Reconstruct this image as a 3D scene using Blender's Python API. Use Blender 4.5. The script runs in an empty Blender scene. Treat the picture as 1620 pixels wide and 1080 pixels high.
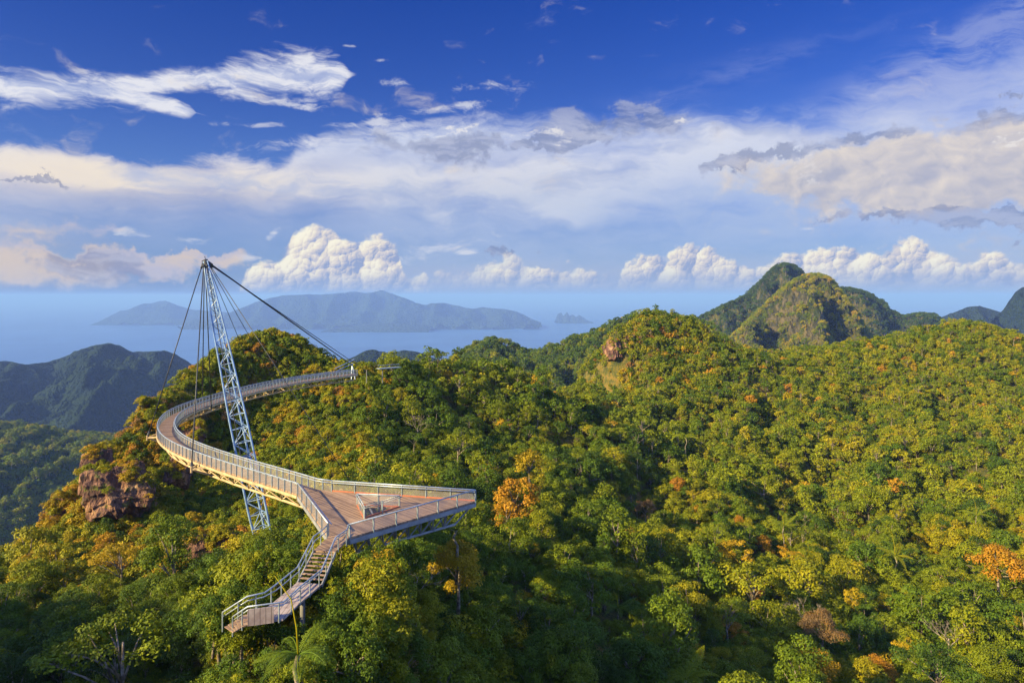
import bpy, bmesh, math, random
import numpy as np
from mathutils import Vector, Matrix, noise as mnoise
R = math.radians
scene = bpy.context.scene
COL = scene.collection
EXPOSURE = 1.15

# ------------------------------------------------------------------ camera
# metres; the camera is the origin of the place, the sea lies 690 m below it
F = 1080.0            # focal length in photo pixels (24 mm on a 36 mm wide frame)
HZ = 468.0            # row of the horizon in the photo
SEA = -690.0
cd = bpy.data.cameras.new('camera'); cam = bpy.data.objects.new('camera', cd); COL.objects.link(cam)
cd.lens = 24.0; cd.sensor_width = 36.0; cd.clip_start = 0.5; cd.clip_end = 400000.0
cam.location = (0, 0, 0); cam.rotation_euler = (R(90), 0, 0)
cd.shift_y = -(540.0 - HZ) / 1620.0
scene.camera = cam
def P(u, v, Y):                       # point seen at photo pixel u, v at distance Y
    return Vector(((u - 810) / F * Y, Y, (HZ - v) / F * Y))
def PH(u, v, z):                      # point seen at u, v on the level z
    return P(u, v, F * z / (HZ - v))

# ------------------------------------------------------------------ sun
SUN_EL, SUN_AZ = 26.0, -123.0         # azimuth from +Y (view direction), clockwise positive
sd = Vector((math.sin(R(SUN_AZ)) * math.cos(R(SUN_EL)), math.cos(R(SUN_AZ)) * math.cos(R(SUN_EL)), math.sin(R(SUN_EL))))
ld = bpy.data.lights.new('sun', 'SUN'); ld.energy = 5.0; ld.angle = R(0.6); ld.color = (1.0, 0.80, 0.40)
sun = bpy.data.objects.new('sun', ld); COL.objects.link(sun)
sun.rotation_euler = sd.to_track_quat('Z', 'Y').to_euler(); sun.location = sd * 300

# ------------------------------------------------------------------ colour and exposure
vs = scene.view_settings
scene.display_settings.display_device = 'sRGB'
vs.view_transform = 'Standard'; vs.look = 'None'; vs.exposure = EXPOSURE; vs.gamma = 1.0; vs.use_curve_mapping = False
cy = scene.cycles
cy.max_bounces = 6; cy.diffuse_bounces = 2; cy.glossy_bounces = 2; cy.transmission_bounces = 3
cy.transparent_max_bounces = 12; cy.volume_bounces = 0
cy.caustics_reflective = False; cy.caustics_refractive = False
cy.sample_clamp_indirect = 4.0

def lin(r, g, b):
    f = lambda c: (c / 255 / 12.92) if c / 255 <= 0.04045 else ((c / 255 + 0.055) / 1.055) ** 2.4
    return (f(r), f(g), f(b))

# ------------------------------------------------------------------ node helpers
class N:
    """a socket with arithmetic, so a node graph can be written as formulas"""
    nt = None
    def __init__(s, sock): s.s = sock
    @staticmethod
    def math(op, *a, clamp=False):
        n = N.nt.nodes.new('ShaderNodeMath'); n.operation = op; n.use_clamp = clamp
        for i, x in enumerate(a):
            if isinstance(x, N): N.nt.links.new(x.s, n.inputs[i])
            else: n.inputs[i].default_value = float(x)
        return N(n.outputs[0])
    def __add__(s, o): return N.math('ADD', s, o)
    __radd__ = __add__
    def __sub__(s, o): return N.math('SUBTRACT', s, o)
    def __rsub__(s, o): return N.math('SUBTRACT', o, s)
    def __mul__(s, o): return N.math('MULTIPLY', s, o)
    __rmul__ = __mul__
    def __truediv__(s, o): return N.math('DIVIDE', s, o)
    def clamp(s): return N.math('ADD', s, 0.0, clamp=True)
def link(a, b): N.nt.links.new(a.s if isinstance(a, N) else a, b)
def mx(a, b): return N.math('MAXIMUM', a, b)
def mn(a, b): return N.math('MINIMUM', a, b)
def nexp(a): return N.math('EXPONENT', a)
def sstep(x, lo, hi, a=0.0, b=1.0, kind='SMOOTHSTEP'):
    n = N.nt.nodes.new('ShaderNodeMapRange'); n.interpolation_type = kind
    for i, v in enumerate((x, lo, hi, a, b)):
        if isinstance(v, N): link(v, n.inputs[i])
        else: n.inputs[i].default_value = v
    return N(n.outputs[0])
def vec(x, y, z=0.0):
    if isinstance(z, float) and z: x = x + z * 7.31; z = 0.0
    n = N.nt.nodes.new('ShaderNodeCombineXYZ')
    for i, v in enumerate((x, y, z)):
        if isinstance(v, N): link(v, n.inputs[i])
        else: n.inputs[i].default_value = v
    return N(n.outputs[0])
def sep(v):
    n = N.nt.nodes.new('ShaderNodeSeparateXYZ'); link(v, n.inputs[0]); return [N(o) for o in n.outputs]
def noise(v, scale, detail=4, rough=0.5, dist=0.0, lac=2.0, dims='2D'):
    n = N.nt.nodes.new('ShaderNodeTexNoise'); n.noise_dimensions = dims
    link(v, n.inputs['Vector']); n.inputs['Scale'].default_value = scale; n.inputs['Detail'].default_value = detail
    n.inputs['Roughness'].default_value = rough; n.inputs['Distortion'].default_value = dist; n.inputs['Lacunarity'].default_value = lac
    return N(n.outputs['Fac'])
def voro(v, scale, detail=0, rough=0.5, smooth=None, rnd=1.0, dims='2D', out='Distance'):
    n = N.nt.nodes.new('ShaderNodeTexVoronoi'); n.voronoi_dimensions = dims
    n.feature = 'SMOOTH_F1' if smooth is not None else 'F1'
    link(v, n.inputs['Vector']); n.inputs['Scale'].default_value = scale; n.inputs['Detail'].default_value = detail
    n.inputs['Roughness'].default_value = rough; n.inputs['Randomness'].default_value = rnd
    if smooth is not None: n.inputs['Smoothness'].default_value = smooth
    return N(n.outputs[out])
def curve(x, pts):                    # piecewise profile y(x)
    xs = [p[0] for p in pts]; ys = [p[1] for p in pts]
    x0, x1, y0, y1 = min(xs), max(xs), min(ys), max(ys)
    if y1 - y0 < 1e-6: y1 = y0 + 1
    n = N.nt.nodes.new('ShaderNodeFloatCurve'); c = n.mapping.curves[0]
    n.mapping.use_clip = True
    while len(c.points) < len(pts): c.points.new(0.5, 0.5)
    for p, (a, b) in zip(c.points, sorted(pts)):
        p.location = ((a - x0) / (x1 - x0), (b - y0) / (y1 - y0)); p.handle_type = 'AUTO_CLAMPED'
    n.mapping.update()
    link(((x - x0) / (x1 - x0)).clamp(), n.inputs['Value'])
    return N(n.outputs[0]) * (y1 - y0) + y0
def mixc(f, a, b):
    n = N.nt.nodes.new('ShaderNodeMix'); n.data_type = 'RGBA'; n.clamp_factor = True
    if isinstance(f, N): link(f, n.inputs[0])
    else: n.inputs[0].default_value = f
    for s, v in ((n.inputs[6], a), (n.inputs[7], b)):
        if isinstance(v, N): link(v, s)
        else: s.default_value = (*v[:3], 1)
    return N(n.outputs[2])
def ramp(f, stops, interp='LINEAR'):
    n = N.nt.nodes.new('ShaderNodeValToRGB'); n.color_ramp.interpolation = interp
    e = n.color_ramp.elements
    while len(e) < len(stops): e.new(0.5)
    for el, (p, c) in zip(e, stops): el.position = p; el.color = (*c[:3], 1)
    link(f, n.inputs[0]); return N(n.outputs[0])

# ------------------------------------------------------------------ sky: Nishita air plus cloud layers laid out by compass bearing and elevation
W = bpy.data.worlds.new('World'); scene.world = W; W.use_nodes = True
nt = W.node_tree; N.nt = nt; nt.nodes.clear()
w_out = nt.nodes.new('ShaderNodeOutputWorld'); w_bg = nt.nodes.new('ShaderNodeBackground')
SKY_STRENGTH = 0.052
w_bg.inputs[1].default_value = SKY_STRENGTH
nt.links.new(w_bg.outputs[0], w_out.inputs[0])
st = nt.nodes.new('ShaderNodeTexSky'); st.sky_type = 'NISHITA'; st.sun_disc = False
st.sun_elevation = R(SUN_EL); st.sun_rotation = R(SUN_AZ); st.altitude = 700
st.air_density = 1.0; st.dust_density = 0.6; st.ozone_density = 3.0
hs = nt.nodes.new('ShaderNodeHueSaturation'); hs.inputs['Saturation'].default_value = 1.38; hs.inputs['Hue'].default_value = 0.533
nt.links.new(st.outputs[0], hs.inputs['Color'])
skycol = N(hs.outputs[0])
tc = nt.nodes.new('ShaderNodeTexCoord')
dx, dy, dz = sep(N(tc.outputs['Generated']))
A = N.math('ARCTAN2', dx, dy)
hyp = N.math('SQRT', dx * dx + dy * dy)
E = dz / mx(hyp, 0.02)
E = mn(E, 6.0)
X = A * 10.8                       # one unit is about a hundred photo pixels
Y = E * 10.8
def q(u, v):
    a = math.atan((u - 810) / 1080.0)
    return a * 10.8, (468 - v) / 100.0 * math.cos(a)
XY = vec(X, Y)
def blob(u, v, ru, rv, rot=0.0):
    """soft elliptical patch, 1 in its middle"""
    cx, cy_ = q(u, v); ru /= 100.0; rv /= 100.0
    if abs(rot) < 0.5:
        n = nt.nodes.new('ShaderNodeVectorMath'); n.operation = 'MULTIPLY_ADD'
        n.inputs[1].default_value = (1 / ru, 1 / rv, 0); n.inputs[2].default_value = (-cx / ru, -cy_ / rv, 0)
    else:
        n = nt.nodes.new('ShaderNodeMapping'); n.vector_type = 'TEXTURE'
        n.inputs[1].default_value = (cx, cy_, 0); n.inputs[2].default_value = (0, 0, R(rot)); n.inputs[3].default_value = (ru, rv, 1)
    nt.links.new(XY.s, n.inputs[0])
    d = nt.nodes.new('ShaderNodeVectorMath'); d.operation = 'DOT_PRODUCT'
    nt.links.new(n.outputs[0], d.inputs[0]); nt.links.new(n.outputs[0], d.inputs[1])
    return N.math('POWER', 0.36788, N(d.outputs['Value']))
def total(items):
    t = items[0]
    for i in items[1:]: t = t + i
    return t
def prof(pts): return curve(X, [q(u, v) for u, v in pts])
K = 1.0 / SKY_STRENGTH / 2 ** EXPOSURE
def cc(r, g, b): return tuple(c * K for c in lin(r, g, b))

# streaky and soft warps
nw1 = noise(vec(X, Y, 3.1), 0.9, 3, 0.55)
nw2 = noise(vec(X, Y, 7.7), 0.9, 3, 0.55)
Xw = X + (nw1 - 0.5) * 0.9
Yw = Y + (nw2 - 0.5) * 0.45
streak = noise(vec(Xw * 0.35, Yw * 1.5, 1.0), 1.5, 9, 0.62)
fib = noise(vec(Xw * 0.5 + Y * 0.35, Yw * 1.6 - X * 0.06, 5.0), 2.6, 10, 0.66)
soft = noise(vec(Xw * 0.6, Yw, 9.0), 0.8, 6, 0.55)

col = skycol
# blue deepens overhead and pales to the horizon
low = sstep(Y, 0.0, 3.2)
col = mixc((1.0 - low) * 0.70, col, cc(78, 124, 204))

def over(base, alpha, c): return mixc(alpha, base, c)

# 1 broad sheet of high cloud: wispy top edge, melting downwards
T = prof([(0, 236), (60, 240), (150, 250), (250, 258), (340, 248), (420, 258), (470, 232), (540, 205), (640, 198), (740, 190), (820, 188), (960, 182), (1090, 178), (1200, 186), (1280, 178), (1370, 150), (1480, 122), (1620, 72)])
L = curve(X, [(q(0, 0)[0], 0.95), (q(250, 0)[0], 0.55), (q(420, 0)[0], 0.65), (q(600, 0)[0], 1.6), (q(800, 0)[0], 1.9), (q(1000, 0)[0], 1.7), (q(1200, 0)[0], 1.5), (q(1400, 0)[0], 2.3), (q(1620, 0)[0], 2.8)])
soft_edge = curve(X, [(q(0, 0)[0], 0.16), (q(500, 0)[0], 0.2), (q(900, 0)[0], 0.4), (q(1250, 0)[0], 0.6), (q(1620, 0)[0], 1.1)])
d = T - Y + (fib - 0.5) * 0.55 + (soft - 0.5) * 0.3
a1 = sstep(d, 0.0 - soft_edge * 0.4, soft_edge)
a1 = a1 * nexp(mx(d - 0.25, 0.0) / L * -1.25)
a1 = a1 * sstep(streak + soft * 0.5, 0.42, 0.85, 0.55, 1.05)
a1 = (a1 * 0.92).clamp()
warm = blob(200, 285, 330, 50) + blob(800, 300, 160, 60) * 0.25 + blob(60, 420, 160, 40)
c1 = mixc((warm * 0.9).clamp(), cc(206, 214, 236), cc(232, 218, 208))
col = over(col, a1, c1)

br = total([blob(60, 262, 120, 16, -3), blob(200, 285, 120, 22, -4), blob(330, 282, 150, 16, 2) * 0.9, blob(490, 300, 110, 22, -4), blob(600, 285, 110, 34), blob(800, 290, 170, 34) * 0.9, blob(690, 335, 26, 46, 35) * 0.8, blob(860, 300, 60, 50, -40) * 0.6, blob(1150, 215, 110, 30) * 0.6, blob(1320, 235, 120, 40) * 0.5, blob(1000, 275, 230, 60) * 0.75, blob(1190, 235, 150, 45) * 0.7, blob(900, 340, 160, 40) * 0.35, blob(520, 222, 60, 14, 10) * 0.8, blob(680, 195, 120, 9, 9) * 0.8])
col = over(col, (sstep(br * 0.9 + (streak - 0.5) * 0.9 + (soft - 0.5) * 1.3 + (fib - 0.5) * 1.1, 0.25, 1.3) * 0.78).clamp(), mixc(sstep(streak + soft * 0.6, 0.62, 0.92), cc(190, 198, 222), mixc((warm * 1.1).clamp(), cc(230, 231, 240), cc(244, 231, 214))))
vl = total([blob(1000, 345, 330, 75), blob(700, 330, 160, 70) * 0.5, blob(1250, 300, 200, 90) * 0.5])
col = over(col, (vl * sstep(soft + streak * 0.5, 0.45, 1.0) * 0.62).clamp(), cc(176, 194, 226))
# 2 long white streak, upper left, with a lower branch
cA = prof([(0, 134), (100, 140), (200, 137), (300, 128), (400, 122), (480, 122), (560, 118), (700, 110)])
wA = curve(X, [(q(-100, 0)[0], 0.22), (q(0, 0)[0], 0.27), (q(120, 0)[0], 0.26), (q(300, 0)[0], 0.24), (q(450, 0)[0], 0.44), (q(530, 0)[0], 0.40), (q(562, 0)[0], 0.03), (q(700, 0)[0], 0.0)])
aA = sstep(X, q(566, 0)[0], q(548, 0)[0]) * sstep((fib - 0.5) * 1.6 + (streak - 0.5) * 0.9 + 1.0 - N.math('ABSOLUTE', Y - cA) / mx(wA, 0.01), 0.0, 0.85)
cB = prof([(100, 140), (180, 148), (240, 160), (300, 176), (330, 184)])
wB = curve(X, [(q(90, 0)[0], 0.0), (q(160, 0)[0], 0.16), (q(240, 0)[0], 0.17), (q(290, 0)[0], 0.13), (q(312, 0)[0], 0.0)])
aB = sstep((fib - 0.5) * 1.4 + 1.0 - N.math('ABSOLUTE', Y - cB) / mx(wB, 0.01), 0.0, 0.8) * sstep(X, q(80, 0)[0], q(150, 0)[0]) * sstep(X, q(330, 0)[0], q(290, 0)[0])
wsp = total([blob(690, 175, 120, 9, 12), blob(560, 222, 150, 12, 8) , blob(590, 195, 45, 6, 4), blob(553, 73, 14, 3) * 1.2, blob(600, 96, 22, 4, 8), blob(620, 130, 40, 8, 8) * 0.7, blob(760, 135, 70, 10, 6) * 0.7, blob(400, 198, 60, 5, 6) * 0.7, blob(450, 165, 80, 7, -2) * 0.8, blob(210, 250, 60, 5, 2) * 0.6, blob(700, 395, 90, 18, 14) * 0.8, blob(260, 378, 90, 8, -8) * 0.9, blob(380, 408, 30, 6) * 0.8, blob(590, 368, 60, 5, 8) * 0.5, blob(740, 400, 16, 4) * 1.3, blob(1278, 362, 14, 3) * 1.0, blob(1240, 393, 26, 2.5) * 0.8, blob(430, 372, 14, 6, 50)])
aW = sstep(wsp, 0.04, 0.35) * sstep(wsp * 0.75 + (fib - 0.5) * 2.6 + (soft - 0.5) * 0.6, 0.35, 1.1)
col = over(col, (mx(aA, aB) * 0.93).clamp(), mixc(sstep(fib, 0.35, 0.62), cc(178, 190, 224), cc(236, 236, 242)))
col = over(col, (aW * 0.75).clamp(), cc(222, 224, 234))
# faint veils high on the right
veil = total([blob(1450, 120, 300, 26, 22) * 0.8, blob(1180, 110, 160, 20, 12) * 0.35, blob(1560, 30, 160, 16, 18) * 0.5, blob(1560, 130, 140, 40, 15) * 0.6])
col = over(col, (veil * sstep(fib + streak, 0.75, 1.25) * 0.55).clamp(), cc(176, 186, 226))

XY0 = XY; XY = vec(X + (noise(vec(X, Y, 41.0), 2.2, 5, 0.62) - 0.5) * 1.5, Y + (noise(vec(X, Y, 47.0), 2.2, 5, 0.62) - 0.5) * 0.62)     # frayed outlines for the low and grey clouds
# 3 pale yellowish and grey banks low on the left
lb = total([blob(60, 425, 150, 26), blob(230, 420, 110, 16), blob(320, 408, 60, 9), blob(110, 365, 160, 14) * 0.6, blob(440, 300, 40, 20) * 0.3])
col = over(col, (sstep(lb + (soft - 0.5) * 1.2 + (fib - 0.5) * 0.8, 0.35, 1.1) * 0.8).clamp(), mixc(sstep(streak, 0.4, 0.6), cc(204, 196, 208), cc(228, 206, 186)))

# 4 large soft beige cumulus bank on the right
def billow(ox, oy):
    return noise(vec(Xw * 0.8 + ox, Yw * 1.2 + oy, 13.0), 1.5, 7, 0.56)
bil = billow(0.0, 0.0); bilL = billow(-0.09, 0.09)
rb = total([blob(1480, 265, 200, 46, 6), blob(1580, 240, 120, 40), blob(1330, 280, 80, 30), blob(1540, 310, 150, 30), blob(1620, 400, 60, 14) * 0.5, blob(1480, 385, 120, 12, 4) * 0.5])
aR = sstep(rb + (soft - 0.5) * 1.1 + (bil - 0.5) * 1.8 + (fib - 0.5) * 0.4, 0.25, 0.95)
shade = ((bil - bilL) * 2.4 + 0.55 + (Y - 1.9) * 0.22).clamp()
cR = mixc(shade, cc(176, 178, 196), cc(232, 220, 208))
col = over(col, (aR * 0.9).clamp(), cR)

# 5 grey flat cloud undersides
gb = total([blob(710, 228, 130, 24, 0), blob(985, 198, 110, 23, -2), blob(880, 228, 80, 8), blob(1180, 250, 60, 10, 12), blob(1135, 262, 28, 9), blob(1240, 242, 50, 7), blob(1390, 214, 75, 11, 6), blob(1590, 192, 50, 13, 3), blob(1390, 342, 66, 5, -2), blob(1560, 344, 110, 9, -3), blob(1610, 350, 60, 10), blob(40, 287, 50, 5), blob(1615, 148, 14, 6), blob(1600, 430, 70, 9, 6) * 0.9, blob(150, 412, 60, 8, -2), blob(175, 432, 70, 10, 0), blob(810, 398, 22, 7, 10), blob(1610, 388, 22, 6, 25)])
aG = sstep(gb, 0.04, 0.3) * sstep(gb * 1.5 + (fib - 0.5) * 1.9 + (bil - 0.5) * 2.6, 0.3, 1.1)
col = over(col, (aG * 0.64).clamp(), mixc(sstep(fib, 0.4, 0.62), cc(122, 134, 172), cc(172, 178, 204)))
# their bright rims
rim = total([blob(860, 215, 40, 10, -8), blob(1075, 196, 34, 6, -8), blob(700, 205, 70, 5, 6), blob(1600, 222, 60, 5, 10), blob(1275, 268, 26, 16, 60)])
col = over(col, (sstep(rim, 0.05, 0.4) * sstep(rim * 0.8 + (fib - 0.5) * 2.6, 0.45, 1.1) * 0.75).clamp(), cc(240, 236, 234))

col_high = col
XY = XY0
# 6 cumulus near the horizon: cauliflower tops, flat misty bases, lit from the left
CS = 5.2
wob1 = noise(vec(X, Y, 21.0), 4.0, 3, 0.6) - 0.5
wob2 = noise(vec(X, Y, 31.0), 4.0, 3, 0.6) - 0.5
Xc = X + wob1 * 0.14; Yc = Y + wob2 * 0.14
def puff(scale, smooth, sx=0.0):
    """rounded billows: height of each, and how much each point of it faces the sun"""
    v = vec(Xc + sx, Yc); n = nt.nodes.new('ShaderNodeTexVoronoi'); n.voronoi_dimensions = '2D'; n.feature = 'SMOOTH_F1'
    link(v, n.inputs['Vector']); n.inputs['Scale'].default_value = scale; n.inputs['Smoothness'].default_value = smooth; n.inputs['Randomness'].default_value = 0.9
    d = nt.nodes.new('ShaderNodeVectorMath'); d.operation = 'SUBTRACT'; link(v, d.inputs[0]); nt.links.new(n.outputs['Position'], d.inputs[1])
    e = nt.nodes.new('ShaderNodeVectorMath'); e.operation = 'DOT_PRODUCT'; nt.links.new(d.outputs[0], e.inputs[0]); e.inputs[1].default_value = (-0.72 * scale, 0.69 * scale, 0)
    return N(n.outputs['Distance']), N(e.outputs['Value'])
b0, f0 = puff(CS * 0.34, 0.22); m0, f1 = puff(CS * 0.85, 0.16, 3.3); s0, f2 = puff(CS * 2.1, 0.14, 7.7); t0_, f3 = puff(CS * 4.6, 0.1, 1.7)
h0 = 1.0 - (b0 * 0.50 + m0 * 0.32 + s0 * 0.16 + t0_ * 0.06)
lit = f0 * 0.80 + f1 * 0.58 + f2 * 0.38 + f3 * 0.16 + 0.55 + (noise(XY, 1.1, 3, 0.5) - 0.5) * 0.7
def cumulus(top, base, amp, lo_fade, bright=1.0, warmth=0.0):
    t = prof(top)
    cov = t - Y + (h0 - 0.62) * amp + (fib - 0.5) * 0.26
    al = sstep(cov, -0.02, 0.10) * sstep(Y, base, base + lo_fade) * sstep(t, base + 0.02, base + 0.12)
    depth = sstep(t - Y, 0.0, 0.9)
    li = (lit - depth * 0.16).clamp() * sstep(Y, base, base + 0.42, 0.38, 1.0)
    return al, li
c_sh = cc(150, 166, 204); c_mid = cc(214, 208, 212); c_li = cc(255, 248, 226)
def paint(base, al, li, k=1.0):
    cl = ramp(li, [(0.0, c_sh), (0.42, c_mid), (0.72, cc(242, 232, 216)), (1.0, c_li)])
    return over(base, (al * k).clamp(), cl)
hz_ = total([blob(1300, 430, 420, 32), blob(800, 440, 260, 22) * 0.8, blob(1080, 452, 160, 14), blob(560, 455, 200, 20) * 0.6])
col = over(col, (sstep(hz_ + (soft - 0.5) * 0.8 + (streak - 0.5) * 0.6, 0.1, 1.0) * 0.62).clamp(), cc(176, 186, 214))
# low hazy strips behind
al, li = cumulus([(0, 462), (20, 438), (60, 446), (100, 452), (150, 430), (200, 446), (260, 452), (320, 440), (380, 452), (640, 445), (700, 432), (740, 424), (790, 404), (812, 398), (840, 425), (880, 424), (905, 420), (940, 432), (1000, 428), (1060, 440), (1150, 430), (1200, 424), (1400, 430), (1620, 425)], 0.02, 0.5, 0.35)
col = paint(col, al, li, 0.62)
al, li = cumulus([(560, 470), (600, 440), (640, 434), (668, 424), (690, 452), (740, 444), (775, 432), (800, 418), (830, 430), (880, 424), (910, 430), (960, 434), (985, 414), (1040, 400), (1075, 392), (1100, 386), (1130, 398), (1160, 412), (1200, 416), (1240, 404), (1270, 396), (1310, 392), (1345, 380), (1400, 390), (1430, 380), (1470, 388), (1500, 402), (1540, 416), (1560, 396), (1590, 402), (1620, 410)], 0.0, 0.5, 0.42)
col = paint(col, al, li, 0.95)
# the tall one beside the mast
al, li = cumulus([(300, 520), (372, 470), (385, 436), (405, 410), (430, 405), (446, 396), (458, 380), (464, 360), (480, 354), (505, 350), (532, 360), (560, 372), (585, 366), (610, 378), (628, 392), (640, 425), (655, 440), (668, 432), (682, 470), (760, 520)], -0.02, 0.32, 0.16)
col = paint(col, al, li, 0.98)
col = over(col, (sstep(hz_ + (soft - 0.5) * 0.9, 0.1, 1.0) * sstep(Y, 0.62, 0.1) * 0.42).clamp(), cc(148, 174, 216))
# the costly clouds are only worked out where they are: the band above the horizon, the sky above it, the rest
def bg(c):
    n = nt.nodes.new('ShaderNodeBackground'); n.inputs[1].default_value = SKY_STRENGTH
    link(c, n.inputs[0]); return n.outputs[0]
def msh(f, a, b):
    n = nt.nodes.new('ShaderNodeMixShader'); link(f, n.inputs[0]); nt.links.new(a, n.inputs[1]); nt.links.new(b, n.inputs[2]); return n.outputs[0]
plain = mixc(sstep(Y, 0.0, 4.0, 0.45, 0.15), mixc(0.35, skycol, cc(96, 146, 214)), cc(190, 196, 222))
boost_ = nt.nodes.new('ShaderNodeVectorMath'); boost_.operation = 'SCALE'; boost_.inputs['Scale'].default_value = 2.6; link(plain, boost_.inputs[0]); boost = boost_.outputs[0]   # added fill light: sky outside the view brightened to lift the shade
in_band = N.math('LESS_THAN', Y, 1.35)
ahead = N.math('LESS_THAN', N.math('ABSOLUTE', A), 0.95) * N.math('GREATER_THAN', Y, -0.06)
nt.links.new(msh(ahead, bg(N(boost)), msh(in_band, bg(col_high), bg(col))), w_out.inputs[0])

# ------------------------------------------------------------------ tags and mesh helpers
def tag(o, label=None, cat=None, group=None, kind=None):
    if label: o['label'] = label
    if cat: o['category'] = cat
    if group: o['group'] = group
    if kind: o['kind'] = kind
    return o
def empty(name, loc=(0, 0, 0)):
    o = bpy.data.objects.new(name, None); COL.objects.link(o); o.location = loc; o.empty_display_size = 0.3
    return o
def mesh_np(name, V, Fc, mat=None, smooth=False):
    """mesh from vertex array and a face array of constant arity"""
    V = np.asarray(V, dtype=np.float32); Fc = np.asarray(Fc, dtype=np.int32); k = Fc.shape[1]
    me = bpy.data.meshes.new(name); me.vertices.add(len(V)); me.vertices.foreach_set('co', V.ravel())
    me.loops.add(Fc.size); me.loops.foreach_set('vertex_index', Fc.ravel())
    me.polygons.add(len(Fc)); me.polygons.foreach_set('loop_start', np.arange(0, Fc.size, k, dtype=np.int32))
    me.polygons.foreach_set('loop_total', np.full(len(Fc), k, dtype=np.int32))
    me.polygons.foreach_set('use_smooth', np.full(len(Fc), smooth))
    me.update(calc_edges=True); me.validate()
    if mat: me.materials.append(mat)
    return me
def obj(name, me, parent=None, loc=None):
    o = bpy.data.objects.new(name, me); COL.objects.link(o)
    if parent: o.parent = parent
    if loc is not None: o.location = loc
    return o
class MB:
    """collects tubes, boxes and prisms into one mesh; coordinates are relative to .o"""
    def __init__(s, origin=(0, 0, 0)): s.v = []; s.f = []; s.o = Vector(origin)
    def add(s, V, Fs):
        b = len(s.v); s.v += [tuple(Vector(p) - s.o) for p in V]; s.f += [tuple(b + i for i in f) for f in Fs]
    def tube(s, pts, r, n=8, caps=True):
        pts = [Vector(p) for p in pts]; m = len(pts); rr = r if isinstance(r, (list, tuple)) else [r] * m
        V = []; prev = None
        for i, p in enumerate(pts):
            d = (pts[min(i + 1, m - 1)] - pts[max(i - 1, 0)]).normalized()
            a = Vector((0, 0, 1)) if abs(d.z) < 0.92 else Vector((1, 0, 0))
            x = d.cross(a).normalized() if prev is None else (prev - d * prev.dot(d)).normalized()
            prev = x; y = d.cross(x)
            for k in range(n):
                t = 2 * math.pi * k / n; V.append(p + (x * math.cos(t) + y * math.sin(t)) * rr[i])
        Fs = [(i * n + k, i * n + (k + 1) % n, (i + 1) * n + (k + 1) % n, (i + 1) * n + k) for i in range(m - 1) for k in range(n)]
        if caps: Fs += [tuple(range(n))[::-1], tuple(range((m - 1) * n, m * n))]
        s.add(V, Fs)
    def bar(s, a, b, w, h, up=(0, 0, 1)):
        a = Vector(a); b = Vector(b); d = (b - a).normalized(); x = d.cross(Vector(up))
        if x.length < 1e-4: x = d.cross(Vector((1, 0, 0)))
        x.normalize(); y = x.cross(d); x = x * w / 2; y = y * h / 2
        V = [p + sx * x + sy * y for p in (a, b) for sx, sy in ((-1, -1), (1, -1), (1, 1), (-1, 1))]
        s.add(V, [(3, 2, 1, 0), (4, 5, 6, 7), (0, 1, 5, 4), (1, 2, 6, 5), (2, 3, 7, 6), (3, 0, 4, 7)])
    def prism(s, poly, z0, z1):
        n = len(poly); V = [(p[0], p[1], z0) for p in poly] + [(p[0], p[1], z1) for p in poly]
        s.add(V, [tuple(range(n))[::-1], tuple(range(n, 2 * n))] + [(i, (i + 1) % n, n + (i + 1) % n, n + i) for i in range(n)])
    def build(s, name, mat, parent=None, smooth=False, recalc=True):
        me = bpy.data.meshes.new(name); me.from_pydata(s.v, [], s.f); me.materials.append(mat)
        if recalc:
            bm = bmesh.new(); bm.from_mesh(me); bmesh.ops.recalc_face_normals(bm, faces=bm.faces); bm.to_mesh(me); bm.free()
        if smooth: me.polygons.foreach_set('use_smooth', [True] * len(me.polygons))
        o = obj(name, me, parent)
        if not parent: o.location = s.o
        else: o.location = s.o - parent.location
        return o

# ------------------------------------------------------------------ materials
def new_mat(name):
    m = bpy.data.materials.new(name); m.use_nodes = True; N.nt = m.node_tree
    b = m.node_tree.nodes['Principled BSDF']; return m, b
def tcoord(kind='Object'):
    n = N.nt.nodes.new('ShaderNodeTexCoord'); return N(n.outputs[kind])
def position():
    n = N.nt.nodes.new('ShaderNodeNewGeometry'); return N(n.outputs['Position'])
def bump(h, strength, dist):
    n = N.nt.nodes.new('ShaderNodeBump'); n.inputs['Strength'].default_value = strength; n.inputs['Distance'].default_value = dist
    link(h, n.inputs['Height']); return N(n.outputs[0])
def attr(name, kind='GEOMETRY', out='Fac'):
    n = N.nt.nodes.new('ShaderNodeAttribute'); n.attribute_type = kind; n.attribute_name = name; return N(n.outputs[out])
def noise3(v, s, d=4, r=0.55, dist=0.0): return noise(v, s, d, r, dist, dims='3D')

def steel(name, c, rough=0.45, metal=0.0, dirt=0.35):
    m, b = new_mat(name); p = position()
    n = noise3(p, 1.3, 5, 0.6); n2 = noise3(p, 9.0, 3)
    dark = tuple(x * (1 - dirt) for x in c)
    link(mixc(sstep(n * 0.7 + n2 * 0.3, 0.35, 0.65), dark, c), b.inputs['Base Color'])
    b.inputs['Metallic'].default_value = metal; link(sstep(n2, 0.3, 0.7, rough - 0.1, rough + 0.15), b.inputs['Roughness'])
    return m
M = {}
M['mast'] = steel('mast_paint', (0.26, 0.40, 0.62), 0.45)
M['cable'] = steel('cable_steel', (0.045, 0.05, 0.06), 0.5, 0.3)
M['rail'] = steel('rail_steel', (0.42, 0.49, 0.56), 0.36, 0.35)
M['post'] = steel('post_steel', (0.30, 0.36, 0.38), 0.5, 0.2)
M['truss'] = steel('truss_steel', (0.60, 0.44, 0.24), 0.5)
M['dark_steel'] = steel('grey_beam_steel', (0.30, 0.31, 0.32), 0.55)

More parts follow.
